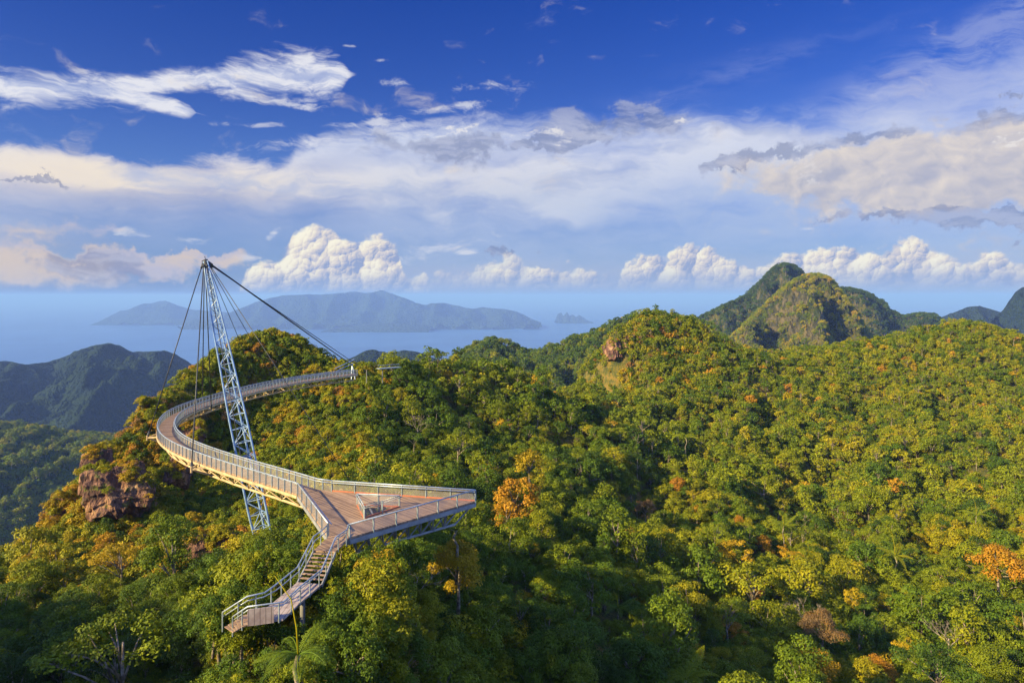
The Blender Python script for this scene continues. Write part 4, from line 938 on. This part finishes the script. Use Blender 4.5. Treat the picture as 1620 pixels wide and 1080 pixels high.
def bare_tree(u, v, y, h, seed, label, pale=1.0):
    r = random.Random(seed); c = P(u, v, y); e = tag(empty('bare_tree', (c.x, c.y, c.z - h)), label, 'bare tree', 'leafless trees in the forest')
    mb = MB(); mb.tube([(0, 0, -1.5), (0.1, 0, h * .3), (0.15, .1, h * .6)], [.13, .11, .09], 7); mb.build('trunk', M['bark'], None, smooth=True).parent = e
    def grow(p, d_, L_, rad, lev):
        q_ = p + d_ * L_; mb.tube([p, p.lerp(q_, .5) + Vector((r.uniform(-.1, .1), r.uniform(-.1, .1), r.uniform(-.05, .1))) * L_, q_], [rad, rad * .8, rad * .6], 5, caps=False)
        if lev:
            for _ in range(3 if lev > 1 else 4):
                n_d = (d_ + Vector((r.uniform(-1, 1), r.uniform(-1, 1), r.uniform(-.3, .7))) * .8).normalized(); grow(q_, n_d, L_ * r.uniform(.6, .85), rad * .6, lev - 1)
    for k in range(5):
        mb = MB(); a_ = k * 1.256 + r.uniform(-.3, .3); grow(Vector((0.12, .05, h * (.35 + .05 * k))), Vector((math.cos(a_), math.sin(a_), .9)).normalized(), h * .26, .06, 3); mb.build('branch', M['bark'], None).parent = e
    CLEAR.append((c.x, c.y, 1.2)); SIGHT.append((c.x, c.y, c.z - h * .6))
bare_tree(652, 888, 58, 4.5, 2, 'grey leafless tree below the front edge of the platform')
bare_tree(1275, 955, 100, 5.5, 4, 'pale bare branches in the dark gap of the lower right slope')
bare_tree(1500, 985, 104, 6.0, 5, 'small pale dead tree on the lower right slope')
bare_tree(660, 660, 160, 6.0, 7, 'pale forked bare tree on the slope above the platform')

# ------------------------------------------------------------------ trees
def crown_arrays(seed, kind, leaf, density):
    r = np.random.default_rng(seed)
    if kind == 'round': H, Rx, Rz, cz, nc, rc = 5.8, 2.4, 2.7, 3.4, 40, 0.80
    elif kind == 'wide': H, Rx, Rz, cz, nc, rc = 5.4, 3.0, 2.1, 3.5, 42, 0.85
    elif kind == 'tall': H, Rx, Rz, cz, nc, rc = 7.6, 1.8, 3.6, 4.2, 38, 0.78
    elif kind == 'ragged': H, Rx, Rz, cz, nc, rc = 6.4, 2.5, 2.9, 3.8, 28, 0.78
    elif kind == 'dense': H, Rx, Rz, cz, nc, rc = 5.2, 2.2, 2.7, 2.9, 52, 0.62
    elif kind == 'airy': H, Rx, Rz, cz, nc, rc = 7.0, 2.2, 3.0, 4.2, 22, 0.80
    elif kind == 'umbrella': H, Rx, Rz, cz, nc, rc = 8.0, 2.6, 1.2, 6.6, 20, 0.75
    else: H, Rx, Rz, cz, nc, rc = 2.4, 1.8, 1.3, 1.0, 26, 0.6            # bush
    d = r.normal(size=(nc, 3)); d /= np.linalg.norm(d, axis=1)[:, None]; d[:, 2] = np.abs(d[:, 2]) * r.choice([1, 1, 1, -0.8], nc)
    rad = r.uniform(0.45, 1.0, nc) ** 0.5
    wob = 1 + 0.28 * np.sin(np.arctan2(d[:, 1], d[:, 0]) * 3 + seed) + 0.15 * np.sin(np.arctan2(d[:, 1], d[:, 0]) * 5 + seed * 2)
    C = d * rad[:, None] * np.c_[Rx * wob, Rx * wob, np.full(nc, Rz)]; C[:, 2] += cz
    cr = rc * r.uniform(0.65, 1.25, nc)
    V = []; lv = []
    tone = r.uniform(0.25, 0.75, nc)
    for i in range(nc):
        area = 4 * math.pi * cr[i] ** 2 * 0.75
        k = max(6, int(area / (leaf * leaf) * density))
        e = r.normal(size=(k, 3)); e /= np.linalg.norm(e, axis=1)[:, None]; e[:, 2] = np.where(e[:, 2] < -0.35, -e[:, 2], e[:, 2])
        pos = C[i] + e * (cr[i] * r.uniform(0.72, 1.08, k) * (1 + 0.18 * np.sin(e[:, 0] * 5 + i) * np.sin(e[:, 1] * 6 + e[:, 2] * 4)))[:, None] * [1, 1, 0.82]
        nrm = e + r.normal(size=(k, 3)) * 0.42 + [0, 0, 0.25]; nrm /= np.linalg.norm(nrm, axis=1)[:, None]
        t = np.cross(nrm, r.normal(size=(k, 3))); t /= np.linalg.norm(t, axis=1)[:, None]; bt = np.cross(nrm, t)
        sz = (leaf * r.uniform(0.6, 1.25, k))[:, None]
        q4 = np.stack([pos - t * sz * 0.62, pos - bt * sz * 0.36 + nrm * sz * 0.08, pos + t * sz * 0.62, pos + bt * sz * 0.36 + nrm * sz * 0.08], 1)
        V.append(q4.reshape(-1, 3)); lv.append(np.clip(tone[i] + r.normal(size=k) * 0.16, 0, 1))
    V = np.concatenate(V); lv = np.concatenate(lv)
    return V, np.arange(len(V)).reshape(-1, 4), lv, C, H, cz
def crown_mesh(name, seed, kind, leaf, density):
    V, Fc, lv, C, H, cz = crown_arrays(seed, kind, leaf, density)
    me = mesh_np(name, V, Fc, M['leaf'], False)
    a = me.attributes.new('lv', 'FLOAT', 'FACE'); a.data.foreach_set('value', lv.astype(np.float32))
    return me, C, cz
def trunk_mesh(name, seed, C, cz, kind):
    r = random.Random(seed); mb = MB(); base = -1.2
    lean = Vector((r.uniform(-.3, .3), r.uniform(-.3, .3), 0)); r0 = 0.16 if kind != 'bush' else 0.07
    mid = Vector((0, 0, cz * 0.55)) + lean; top = Vector((0, 0, cz * 1.05)) + lean * 1.5
    mb.tube([(0, 0, base), Vector((0, 0, cz * 0.25)) + lean * 0.6, mid, top], [r0 * 1.3, r0, r0 * 0.75, r0 * 0.35], 6)
    for i in r.sample(range(len(C)), min(7, len(C))):
        e = Vector(C[i]); s_ = mid.lerp(top, r.uniform(0, 0.6)); m_ = s_.lerp(e, 0.5) + Vector((0, 0, r.uniform(-.1, .35)))
        mb.tube([s_, m_, e], [r0 * 0.5, r0 * 0.33, r0 * 0.12], 5)
    me = bpy.data.meshes.new(name); me.from_pydata(mb.v, [], mb.f); me.materials.append(M['bark']); me.polygons.foreach_set('use_smooth', [True] * len(me.polygons))
    return me
KINDS_ = ['round', 'wide', 'tall', 'ragged', 'dense', 'airy', 'round', 'dense', 'bush', 'umbrella']
LOD = [(0.17, 1.0), (0.27, 0.95), (0.50, 0.9)]        # leaf size for near, middle and far trees
VAR = []
for l, (leaf, den) in enumerate(LOD):
    row = []
    for k, kd in enumerate(KINDS_):
        me, C, cz = crown_mesh('crown', 100 + k * 7, kd, leaf, den)
        tm = trunk_mesh('trunk', 50 + k, C, cz, kd)
        row.append((me, tm))
    VAR.append(row)
RAD = {'round': 2.7, 'wide': 3.5, 'tall': 2.2, 'ragged': 2.9, 'dense': 2.6, 'airy': 2.7, 'bush': 1.9, 'umbrella': 2.9}
HGT = {'round': 6.6, 'wide': 6.1, 'tall': 8.4, 'ragged': 7.2, 'dense': 5.9, 'airy': 7.8, 'bush': 2.7, 'umbrella': 7.9}

# ---- where the near trees stand
rng = np.random.default_rng(11)
def vnoise(x, y, base, seed): return waves(x, y, base, 4, 0.6, seed=seed) * 0.45
sp = 2.5
gx, gy = np.meshgrid(np.arange(NX[0] + 30, NX[-1] - 30, sp), np.arange(-150, NY[-1] - 30, sp))
gx = gx.ravel() + rng.uniform(-1, 1, gx.size) * sp * 0.5; gy = gy.ravel() + rng.uniform(-1, 1, gy.size) * sp * 0.5
gz = hq(gx, gy)
# keep clear: the platform, stairs, camera, and what no one could see
U = gx / np.maximum(gy, 1) * F + 810; Vv = HZ - (gz + CANOPY) / np.maximum(gy, 1) * F
infront = (gy > 8) & (U > -260) & (U < 1880) & (Vv < 1500)
hid = hidden(gx, gy, gz + 9.0, 5.0)
seen = infront & ~hid
caster = (gy < 40) & (gx < -60) & (gz > 0)         # crowns on the mountain that throws the shade
keep = seen | (caster & (rng.random(gx.size) < 0.5))
keep &= ~((np.abs(gx) < 9) & (gy < 26))
gx, gy, gz, U, Vv = gx[keep], gy[keep], gz[keep], U[keep], Vv[keep]
n = len(gx)
kindi = rng.choice(len(KINDS_), n, p=[.18, .08, .12, .11, .14, .09, .10, .09, .05, .04])
scale = np.clip(np.exp(rng.normal(-0.50, 0.37, n)), 0.30, 1.6) * np.interp(gy, [45, 90, 150, 350], [0.88, 1.0, 0.95, 0.86]); scale = np.where(gy > 250, np.minimum(scale, 0.85), scale)
# the steep left hill carries low scrub
# colours by place
left = np.clip((330 - U) / 200, 0, 1) * np.clip((940 - Vv) / 60, 0, 1)
hill = np.clip((620 - U) / 60, 0, 1) * np.clip((890 - Vv) / 40, 0, 1)
hill_ok = hill > rng.uniform(0.2, 0.8, n)
lowk = rng.choice([8, 8, 8, 4, 7, 0], n); kindi = np.where(hill_ok, lowk, kindi)
scale = np.where(hill_ok, np.where(kindi == 8, rng.uniform(0.6, 1.25, n), rng.uniform(0.34, 0.72, n)), scale)
right = np.clip((U - 880) / 250, 0, 1)
tint = 0.305 + 0.075 * rng.normal(size=n) + 0.16 * vnoise(gx, gy, 48, 3) + 0.07 * right + 0.14 * left + 0.10 * hill
u2 = rng.random(n)
tint = np.where(u2 < 0.012 + 0.10 * left + 0.03 * hill + 0.006 * right, rng.uniform(0.60, 0.86, n), tint)
tint = np.where((u2 > 0.84) , rng.uniform(0.05, 0.25, n), tint)
tint -= 0.10 * np.clip((Vv - 900) / 120, 0, 1) * np.clip((700 - U) / 200, 0.3, 1)
tint = np.clip(tint, 0.02, 1)
yaw = rng.uniform(0, 6.283, n)
trees = dict(x=gx, y=gy, z=gz, k=kindi, s=scale, t=tint, yaw=yaw)
# low growth between the trees: thick scrub on the left hill and the knoll, thinner elsewhere
bx, by = np.meshgrid(np.arange(-130, 330, 1.9), np.arange(30, 420, 1.9)); bx = bx.ravel() + rng.uniform(-.8, .8, bx.size); by = by.ravel() + rng.uniform(-.8, .8, by.size)
bz = hq(bx, by); U = bx / by * F + 810; Vv = HZ - (bz + CANOPY) / by * F
hillm = (U < 640) & (Vv < 900) | ((U > 930) & (U < 1140) & (Vv < 640) & (by > 240))
pk_ = (U > -60) & (U < 1680) & (rng.random(bx.size) < np.where(hillm, 1.0, 0.22)); bx, by, bz, U, Vv, hillm = (a[pk_] for a in (bx, by, bz, U, Vv, hillm))
pk_ = ~hidden(bx, by, bz + 3.5, 2.0); bx, by, bz, U, Vv, hillm = (a[pk_] for a in (bx, by, bz, U, Vv, hillm)); nb = len(bx)
# on the hill the scrub rises nearly to the canopy line, standing on shelving ground
bt = 0.36 + 0.13 * rng.normal(size=nb) + 0.16 * vnoise(bx, by, 30, 8) + 0.14 * hillm * np.clip((420 - U) / 200, 0, 1); bt = np.where(rng.random(nb) < 0.12 * hillm, rng.uniform(.6, .95, nb), bt)
bush = dict(x=bx, y=by, z=bz - 0.2, k=np.where(rng.random(nb) < 0.72, 8, 4), s=np.where(hillm, rng.uniform(0.55, 1.25, nb), rng.uniform(.6, 1.3, nb)), t=np.clip(bt, .03, 1), yaw=rng.uniform(0, 6.28, nb))
bush['s'] = np.where(bush['k'] == 4, bush['s'] * 0.42, bush['s'])
for k in trees: trees[k] = np.concatenate([trees[k], bush[k]])

# ---- trees that the photo singles out: photo pixel of the crown's middle, distance, kind, size, tint
SPECIAL = [
    (590, 965, 47, 'tall', 1.05, 0.45, 'tall yellow green tree beside the foot of the stairs, catching the sun', 'tree'),
    (612, 985, 46, 'airy', 0.8, 0.44, 'sunlit yellow green tree at the right of the tall one by the stairs', 'tree'),
    (815, 792, 100, 'dense', 1.30, 0.80, 'orange leaved tree just beyond the tip of the platform', 'tree'),
    (800, 815, 97, 'ragged', 0.85, 0.77, 'smaller orange tree at the foot of the big orange one', 'tree'),
    (838, 737, 128, 'round', 1.05, 0.62, 'bright golden yellow tree above the big orange tree', 'tree'),
    (1580, 893, 135, 'wide', 1.4, 0.80, 'wide orange tree near the right edge of the slope', 'tree'),
    (1187, 932, 108, 'dense', 0.75, 0.90, 'small round orange tree alone among green ones', 'tree'),
    (1385, 1066, 88, 'round', 0.8, 0.82, 'orange tree at the very bottom of the right slope', 'tree'),
    (1022, 806, 145, 'round', 0.75, 0.97, 'small pinkish brown tree in the middle of the slope', 'tree'),
    (600, 920, 50, 'airy', 0.75, 0.66, 'golden tree top above the tall yellow one by the stairs', 'tree'),
    (725, 903, 64, 'round', 0.95, 0.64, 'golden olive tree below the platform tip', 'tree'),
    (270, 905, 88, 'wide', 0.8, 0.66, 'low golden bushy tree beneath the rocks of the left hill', 'tree'),
    (1300, 995, 92, 'wide', 0.9, 0.99, 'grey brown dull tree on the shaded right slope', 'tree'),
]
CUT = []      # clear spots: x, y, radius
sx, sy, sz, sk, ss, stt = [], [], [], [], [], []; slabel = []
for (u, v, y, kd, s, t, lab, cat) in SPECIAL:
    p = P(u, v, y); h = {'umbrella': 6.6, 'tall': 4.4, 'airy': 4.4, 'dense': 3.0, 'round': 3.5, 'wide': 3.6, 'ragged': 3.9}[kd] * s
    sx.append(p.x); sy.append(p.y); sz.append(p.z - h); sk.append(KINDS_.index(kd)); ss.append(s); stt.append(t); slabel.append(lab); CUT.append((p.x, p.y, 1.35 * s))
CUT += CLEAR
keep = np.ones(len(trees['x']), bool)
for cx, cy_, r in CUT: keep &= (trees['x'] - cx) ** 2 + (trees['y'] - cy_) ** 2 > r * r
for k in trees: trees[k] = trees[k][keep]
# nothing may grow through the walkway: shorten or drop what stands under it
RADA = np.array([RAD[k] for k in KINDS_]); HA = np.array([HGT[k] for k in KINDS_])
tx, ty, tz, tk, ts = (trees[k] for k in ('x', 'y', 'z', 'k', 's'))
for i in range(len(WAY)):
    wx, wy, wz, hw = WAY[i]
    d = np.sqrt((tx - wx) ** 2 + (ty - wy) ** 2)
    near = d < RADA[tk] * ts + hw + 0.3
    room = (wz - 0.5) - tz
    lim = np.where(near, np.clip(room / HA[tk], 0.0, 9), 9)
    ts = np.minimum(ts, lim)
trees['s'] = ts
# keep the sight lines to walkway, stairs and mast open: crowns in front of them stay below
for i in range(len(SIGHT)):
    px_, py_, pz_ = SIGHT[i]
    k_ = ty / py_; front = (ty < py_ - 1.0) & (ty > 15) & (np.abs(tx - px_ * k_) < RADA[tk] * ts + 0.5)
    room = pz_ * k_ - tz
    trees['s'] = ts = np.where(front, np.minimum(ts, np.clip(room / HA[tk], 0.0, 9)), ts)
ok = trees['s'] > 0.26
for k in trees: trees[k] = trees[k][ok]
trees = {k: np.concatenate([trees[k], np.array(v)]) for k, v in zip(('x', 'y', 'z', 'k', 's', 't', 'yaw'), (sx, sy, sz, sk, ss, stt, [i * 1.3 for i in range(len(sx))]))}
trees['k'] = trees['k'].astype(int)
LEF = []
for (x_, y_, top) in FILL: s_ = _fr.uniform(.55, .85); LEDGE.append((x_, y_, top - 5.2 * s_, s_, _fr.uniform(.12, .42))); LEF.append(len(LEDGE) - 1)
c_ = P(966, 592, 292)                                   # scrub on the slope under the cliff of the knoll
for k in range(230):
    x_, y_ = c_.x + _fr.uniform(-9, 12), c_.y + _fr.uniform(-13, 15); LEDGE.append((x_, y_, float(near_z(x_, y_)) - 0.3, _fr.uniform(.6, 1.3), _fr.uniform(.25, .72)))
c_ = P(722, 910, 62)
for k in range(14):
    x_, y_ = c_.x + _fr.uniform(-4, 4), c_.y + _fr.uniform(-5, 0.5); LEDGE.append((x_, y_, float(near_z(x_, y_)) + 1.2, _fr.uniform(.9, 1.4), _fr.uniform(.12, .5)))
nl = len(LEDGE); LE = np.array(LEDGE)      # scrub rooted on the rock ledges
trees = {k: np.concatenate([a, trees[k]]) for k, a in zip(('x', 'y', 'z', 'k', 's', 't', 'yaw'), (LE[:, 0], LE[:, 1], LE[:, 2], np.where(np.isin(np.arange(nl), LEF), 4, 8), LE[:, 3], LE[:, 4], np.arange(nl) * 1.7))}
trees['k'] = trees['k'].astype(int)
nt_all = len(trees['x']); nsp = len(sx)
# ---- which of them show largest: paint discs from far to near on a coarse picture
W_, H_ = 540, 360
idb = np.full((H_, W_), -1, int)
D = trees['y']; order = np.argsort(-D)
R_ = RADA[trees['k']] * trees['s']; Hh = HA[trees['k']] * trees['s']
yy, xx = np.mgrid[0:H_, 0:W_]
for i in order:
    y = D[i]
    if y < 10: continue
    u = (trees['x'][i] / y * F + 810) / 3; v = (HZ - (trees['z'][i] + Hh[i] * 0.6) / y * F) / 3; r = R_[i] * 0.85 / y * F / 3; rv = Hh[i] * 0.42 / y * F / 3
    if u < -r or u > W_ + r or v < -rv or v > H_ + rv: continue
    a0, a1, b0, b1 = max(0, int(v - rv)), min(H_, int(v + rv) + 2), max(0, int(u - r)), min(W_, int(u + r) + 2)
    if a1 <= a0 or b1 <= b0: continue
    sub = ((xx[a0:a1, b0:b1] - u) / max(r, .3)) ** 2 + ((yy[a0:a1, b0:b1] - v) / max(rv, .3)) ** 2 < 1
    idb[a0:a1, b0:b1][sub] = i
cnt = np.bincount(idb[idb >= 0], minlength=nt_all)
cu = np.bincount(idb[idb >= 0], weights=xx[idb >= 0], minlength=nt_all) / np.maximum(cnt, 1) * 3
cv = np.bincount(idb[idb >= 0], weights=yy[idb >= 0], minlength=nt_all) / np.maximum(cnt, 1) * 3
special = np.arange(nt_all - nsp, nt_all)
rank = [i for i in np.argsort(-cnt) if i < nt_all - nsp][:300 - nsp - 2]
pick = list(special) + rank
def colour_word(t): return ('dark green' if t < 0.17 else 'green' if t < 0.33 else 'yellow green' if t < 0.5 else 'olive yellow' if t < 0.64 else 'golden' if t < 0.77 else 'orange' if t < 0.93 else 'rusty brown')
SHAPE = {'round': 'round crowned', 'wide': 'spreading', 'tall': 'tall narrow', 'ragged': 'ragged', 'dense': 'dense', 'airy': 'loose crowned', 'bush': 'low bushy', 'umbrella': 'flat topped'}
ONES = 'zero one two three four five six seven eight nine ten eleven twelve thirteen fourteen fifteen sixteen seventeen eighteen nineteen'.split()
TENS = 'x x twenty thirty forty fifty sixty seventy eighty ninety'.split()
def nword(n): n = max(0, min(99, int(round(n)))); return ONES[n] if n < 20 else TENS[n // 10] + ('-' + ONES[n % 10] if n % 10 else '')
def place_words(u, v):
    if v > 860 and u < 360: w = 'slope left of stairs'
    elif v > 860 and u < 560: w = 'slope below stairs'
    elif v > 850 and u < 800: w = 'slope below platform'
    elif u < 420: w = 'hill behind walkway'
    elif u < 900: w = 'slope beyond platform'
    elif v > 880: w = 'lower right slope'
    else: w = 'right hillside'
    return w
used_labels = {}
for j, i in enumerate(pick):
    y = trees['y'][i]; l = 0 if y < 95 else 1
    kd = KINDS_[trees['k'][i]]; crown_me, trunk_me = VAR[l][trees['k'][i]]
    e = empty('broadleaf_tree' if kd != 'bush' else 'bushy_tree', (trees['x'][i], trees['y'][i], trees['z'][i]))
    e.rotation_euler = (0, 0, trees['yaw'][i]); s = trees['s'][i]; e.scale = (s, s, s)
    c = bpy.data.objects.new('crown', crown_me); t = bpy.data.objects.new('trunk', trunk_me)
    for o in (c, t): COL.objects.link(o); o.parent = e
    c['tint'] = float(trees['t'][i])
    if i >= nt_all - nsp: lab = slabel[i - (nt_all - nsp)]
    else:
        lab = f"{SHAPE[kd]} {colour_word(trees['t'][i])} tree on {place_words(cu[i], cv[i])}, {nword(cu[i] / 16.2)} percent across, {nword(cv[i] / 10.8)} percent down"
        if lab in used_labels: lab = lab.replace('tree on', 'crown on') if lab.replace('tree on', 'crown on') not in used_labels else lab.replace('tree on', 'treetop on')
    used_labels[lab] = 1
    tag(e, lab, 'tree', 'trees of the near slopes')
# ---- all other crowns: one forest
rest = np.ones(nt_all, bool); rest[pick] = False; ri = np.where(rest)[0]
fx = [trees['x'][ri]]; fy = [trees['y'][ri]]; fz = [trees['z'][ri]]; fs = [trees['s'][ri]]; ft = [trees['t'][ri]]; fk = [trees['k'][ri]]; fl = [np.where(trees['y'][ri] < 90, 0, np.where(trees['y'][ri] < 190, 1, 2))]
for zf, (x0, x1, y0, y1), spc, tb in FAR:
    a, b_ = np.meshgrid(np.arange(x0, x1, spc), np.arange(y0, y0 + (y1 - y0) * 0.78, spc)); a = a.ravel() + rng.uniform(-.5, .5, a.size) * spc; b_ = b_.ravel() + rng.uniform(-.5, .5, b_.size) * spc
    z = zf(a, b_); us = a / b_ * F + 810; m_ = (us > -60) & (us < 1680); a, b_, z = a[m_], b_[m_], z[m_]
    h_ = ~hidden(a, b_, z + 15, 6.0); a, b_, z = a[h_], b_[h_], z[h_]; k = len(a)
    fx.append(a); fy.append(b_); fz.append(z - spc * 0.25); fs.append(rng.uniform(0.75, 1.35, k) * spc / 4.3)
    ft.append(np.clip(tb + 0.10 * rng.normal(size=k) + 0.06 * vnoise(a, b_, 140, 5), 0.02, 0.8)); fk.append(rng.choice([0, 1, 4, 6, 7], k)); fl.append(np.full(k, 2))
fx, fy, fz, fs, ft, fk, fl = map(np.concatenate, (fx, fy, fz, fs, ft, fk, fl))
print('TREES near', nt_all, 'forest', len(fx))
tmpl = bpy.data.collections.new('forest_kinds')          # not linked to the scene: sources for the forest mass only
for l in range(3):
    for k in range(len(KINDS_)):
        cm, tm = VAR[l][k]
        # crown and trunk of one kind as one mesh
        bm = bmesh.new(); bm.from_mesh(cm); bm.from_mesh(tm)
        me = bpy.data.meshes.new('forest_tree'); bm.to_mesh(me); bm.free(); me.materials.append(M['leaf']); me.materials.append(M['bark'])
        nf = len(cm.polygons); mi = np.zeros(len(me.polygons), dtype=np.int32); mi[nf:] = 1; me.polygons.foreach_set('material_index', mi)
        o = bpy.data.objects.new('forest_tree_%02d' % (l * len(KINDS_) + k), me); tmpl.objects.link(o)
pm = bpy.data.meshes.new('forest'); pm.vertices.add(len(fx)); pm.vertices.foreach_set('co', np.stack([fx, fy, fz], 1).astype(np.float32).ravel())
for nm, ty_, val in (('tint', 'FLOAT', ft), ('sc', 'FLOAT', fs), ('yaw', 'FLOAT', rng.uniform(0, 6.28, len(fx)))):
    a = pm.attributes.new(nm, ty_, 'POINT'); a.data.foreach_set('value', np.asarray(val, dtype=np.float32))
a = pm.attributes.new('which', 'INT', 'POINT'); a.data.foreach_set('value', (fl * len(KINDS_) + fk).astype(np.int32))
forest = tag(obj('forest', pm), 'rain forest canopy covering the hills', kind='stuff')
g = bpy.data.node_groups.new('forest', 'GeometryNodeTree')
g.interface.new_socket('Geometry', in_out='INPUT', socket_type='NodeSocketGeometry'); g.interface.new_socket('Geometry', in_out='OUTPUT', socket_type='NodeSocketGeometry')
gi = g.nodes.new('NodeGroupInput'); go = g.nodes.new('NodeGroupOutput')
ci = g.nodes.new('GeometryNodeCollectionInfo'); ci.inputs['Collection'].default_value = tmpl; ci.inputs['Separate Children'].default_value = True; ci.inputs['Reset Children'].default_value = True
ip = g.nodes.new('GeometryNodeInstanceOnPoints'); ip.inputs['Pick Instance'].default_value = True
def named(nm, ty_):
    n = g.nodes.new('GeometryNodeInputNamedAttribute'); n.data_type = ty_; n.inputs['Name'].default_value = nm; return n.outputs['Attribute']
g.links.new(gi.outputs[0], ip.inputs['Points']); g.links.new(ci.outputs[0], ip.inputs['Instance']); g.links.new(named('which', 'INT'), ip.inputs['Instance Index'])
cx_ = g.nodes.new('ShaderNodeCombineXYZ'); g.links.new(named('yaw', 'FLOAT'), cx_.inputs[2]); g.links.new(cx_.outputs[0], ip.inputs['Rotation'])
g.links.new(named('sc', 'FLOAT'), ip.inputs['Scale'])
g.links.new(ip.outputs[0], go.inputs[0])
md = forest.modifiers.new('forest', 'NODES'); md.node_group = g

# ------------------------------------------------------------------ haze: one closed box of even air round everything, the sky outside
HZB = 210000.0; top_z = 100.0
mb = MB(); mb.prism([(-170000, -70000), (170000, -70000), (170000, HZB), (-170000, HZB)], SEA - 1.0, top_z)
m, b = new_mat('haze'); nt_ = m.node_tree; nt_.nodes.remove(b)
pv = nt_.nodes.new('ShaderNodeVolumePrincipled'); pv.inputs['Color'].default_value = (0.23, 0.37, 0.80, 1); pv.inputs['Density'].default_value = 0.85e-4
pv.inputs['Absorption Color'].default_value = (0.12, 0.27, 0.56, 1)
pv.inputs['Anisotropy'].default_value = 0.0
nt_.links.new(pv.outputs[0], nt_.nodes['Material Output'].inputs['Volume'])
tag(mb.build('haze', m), 'blue haze lying over sea and islands', kind='stuff')
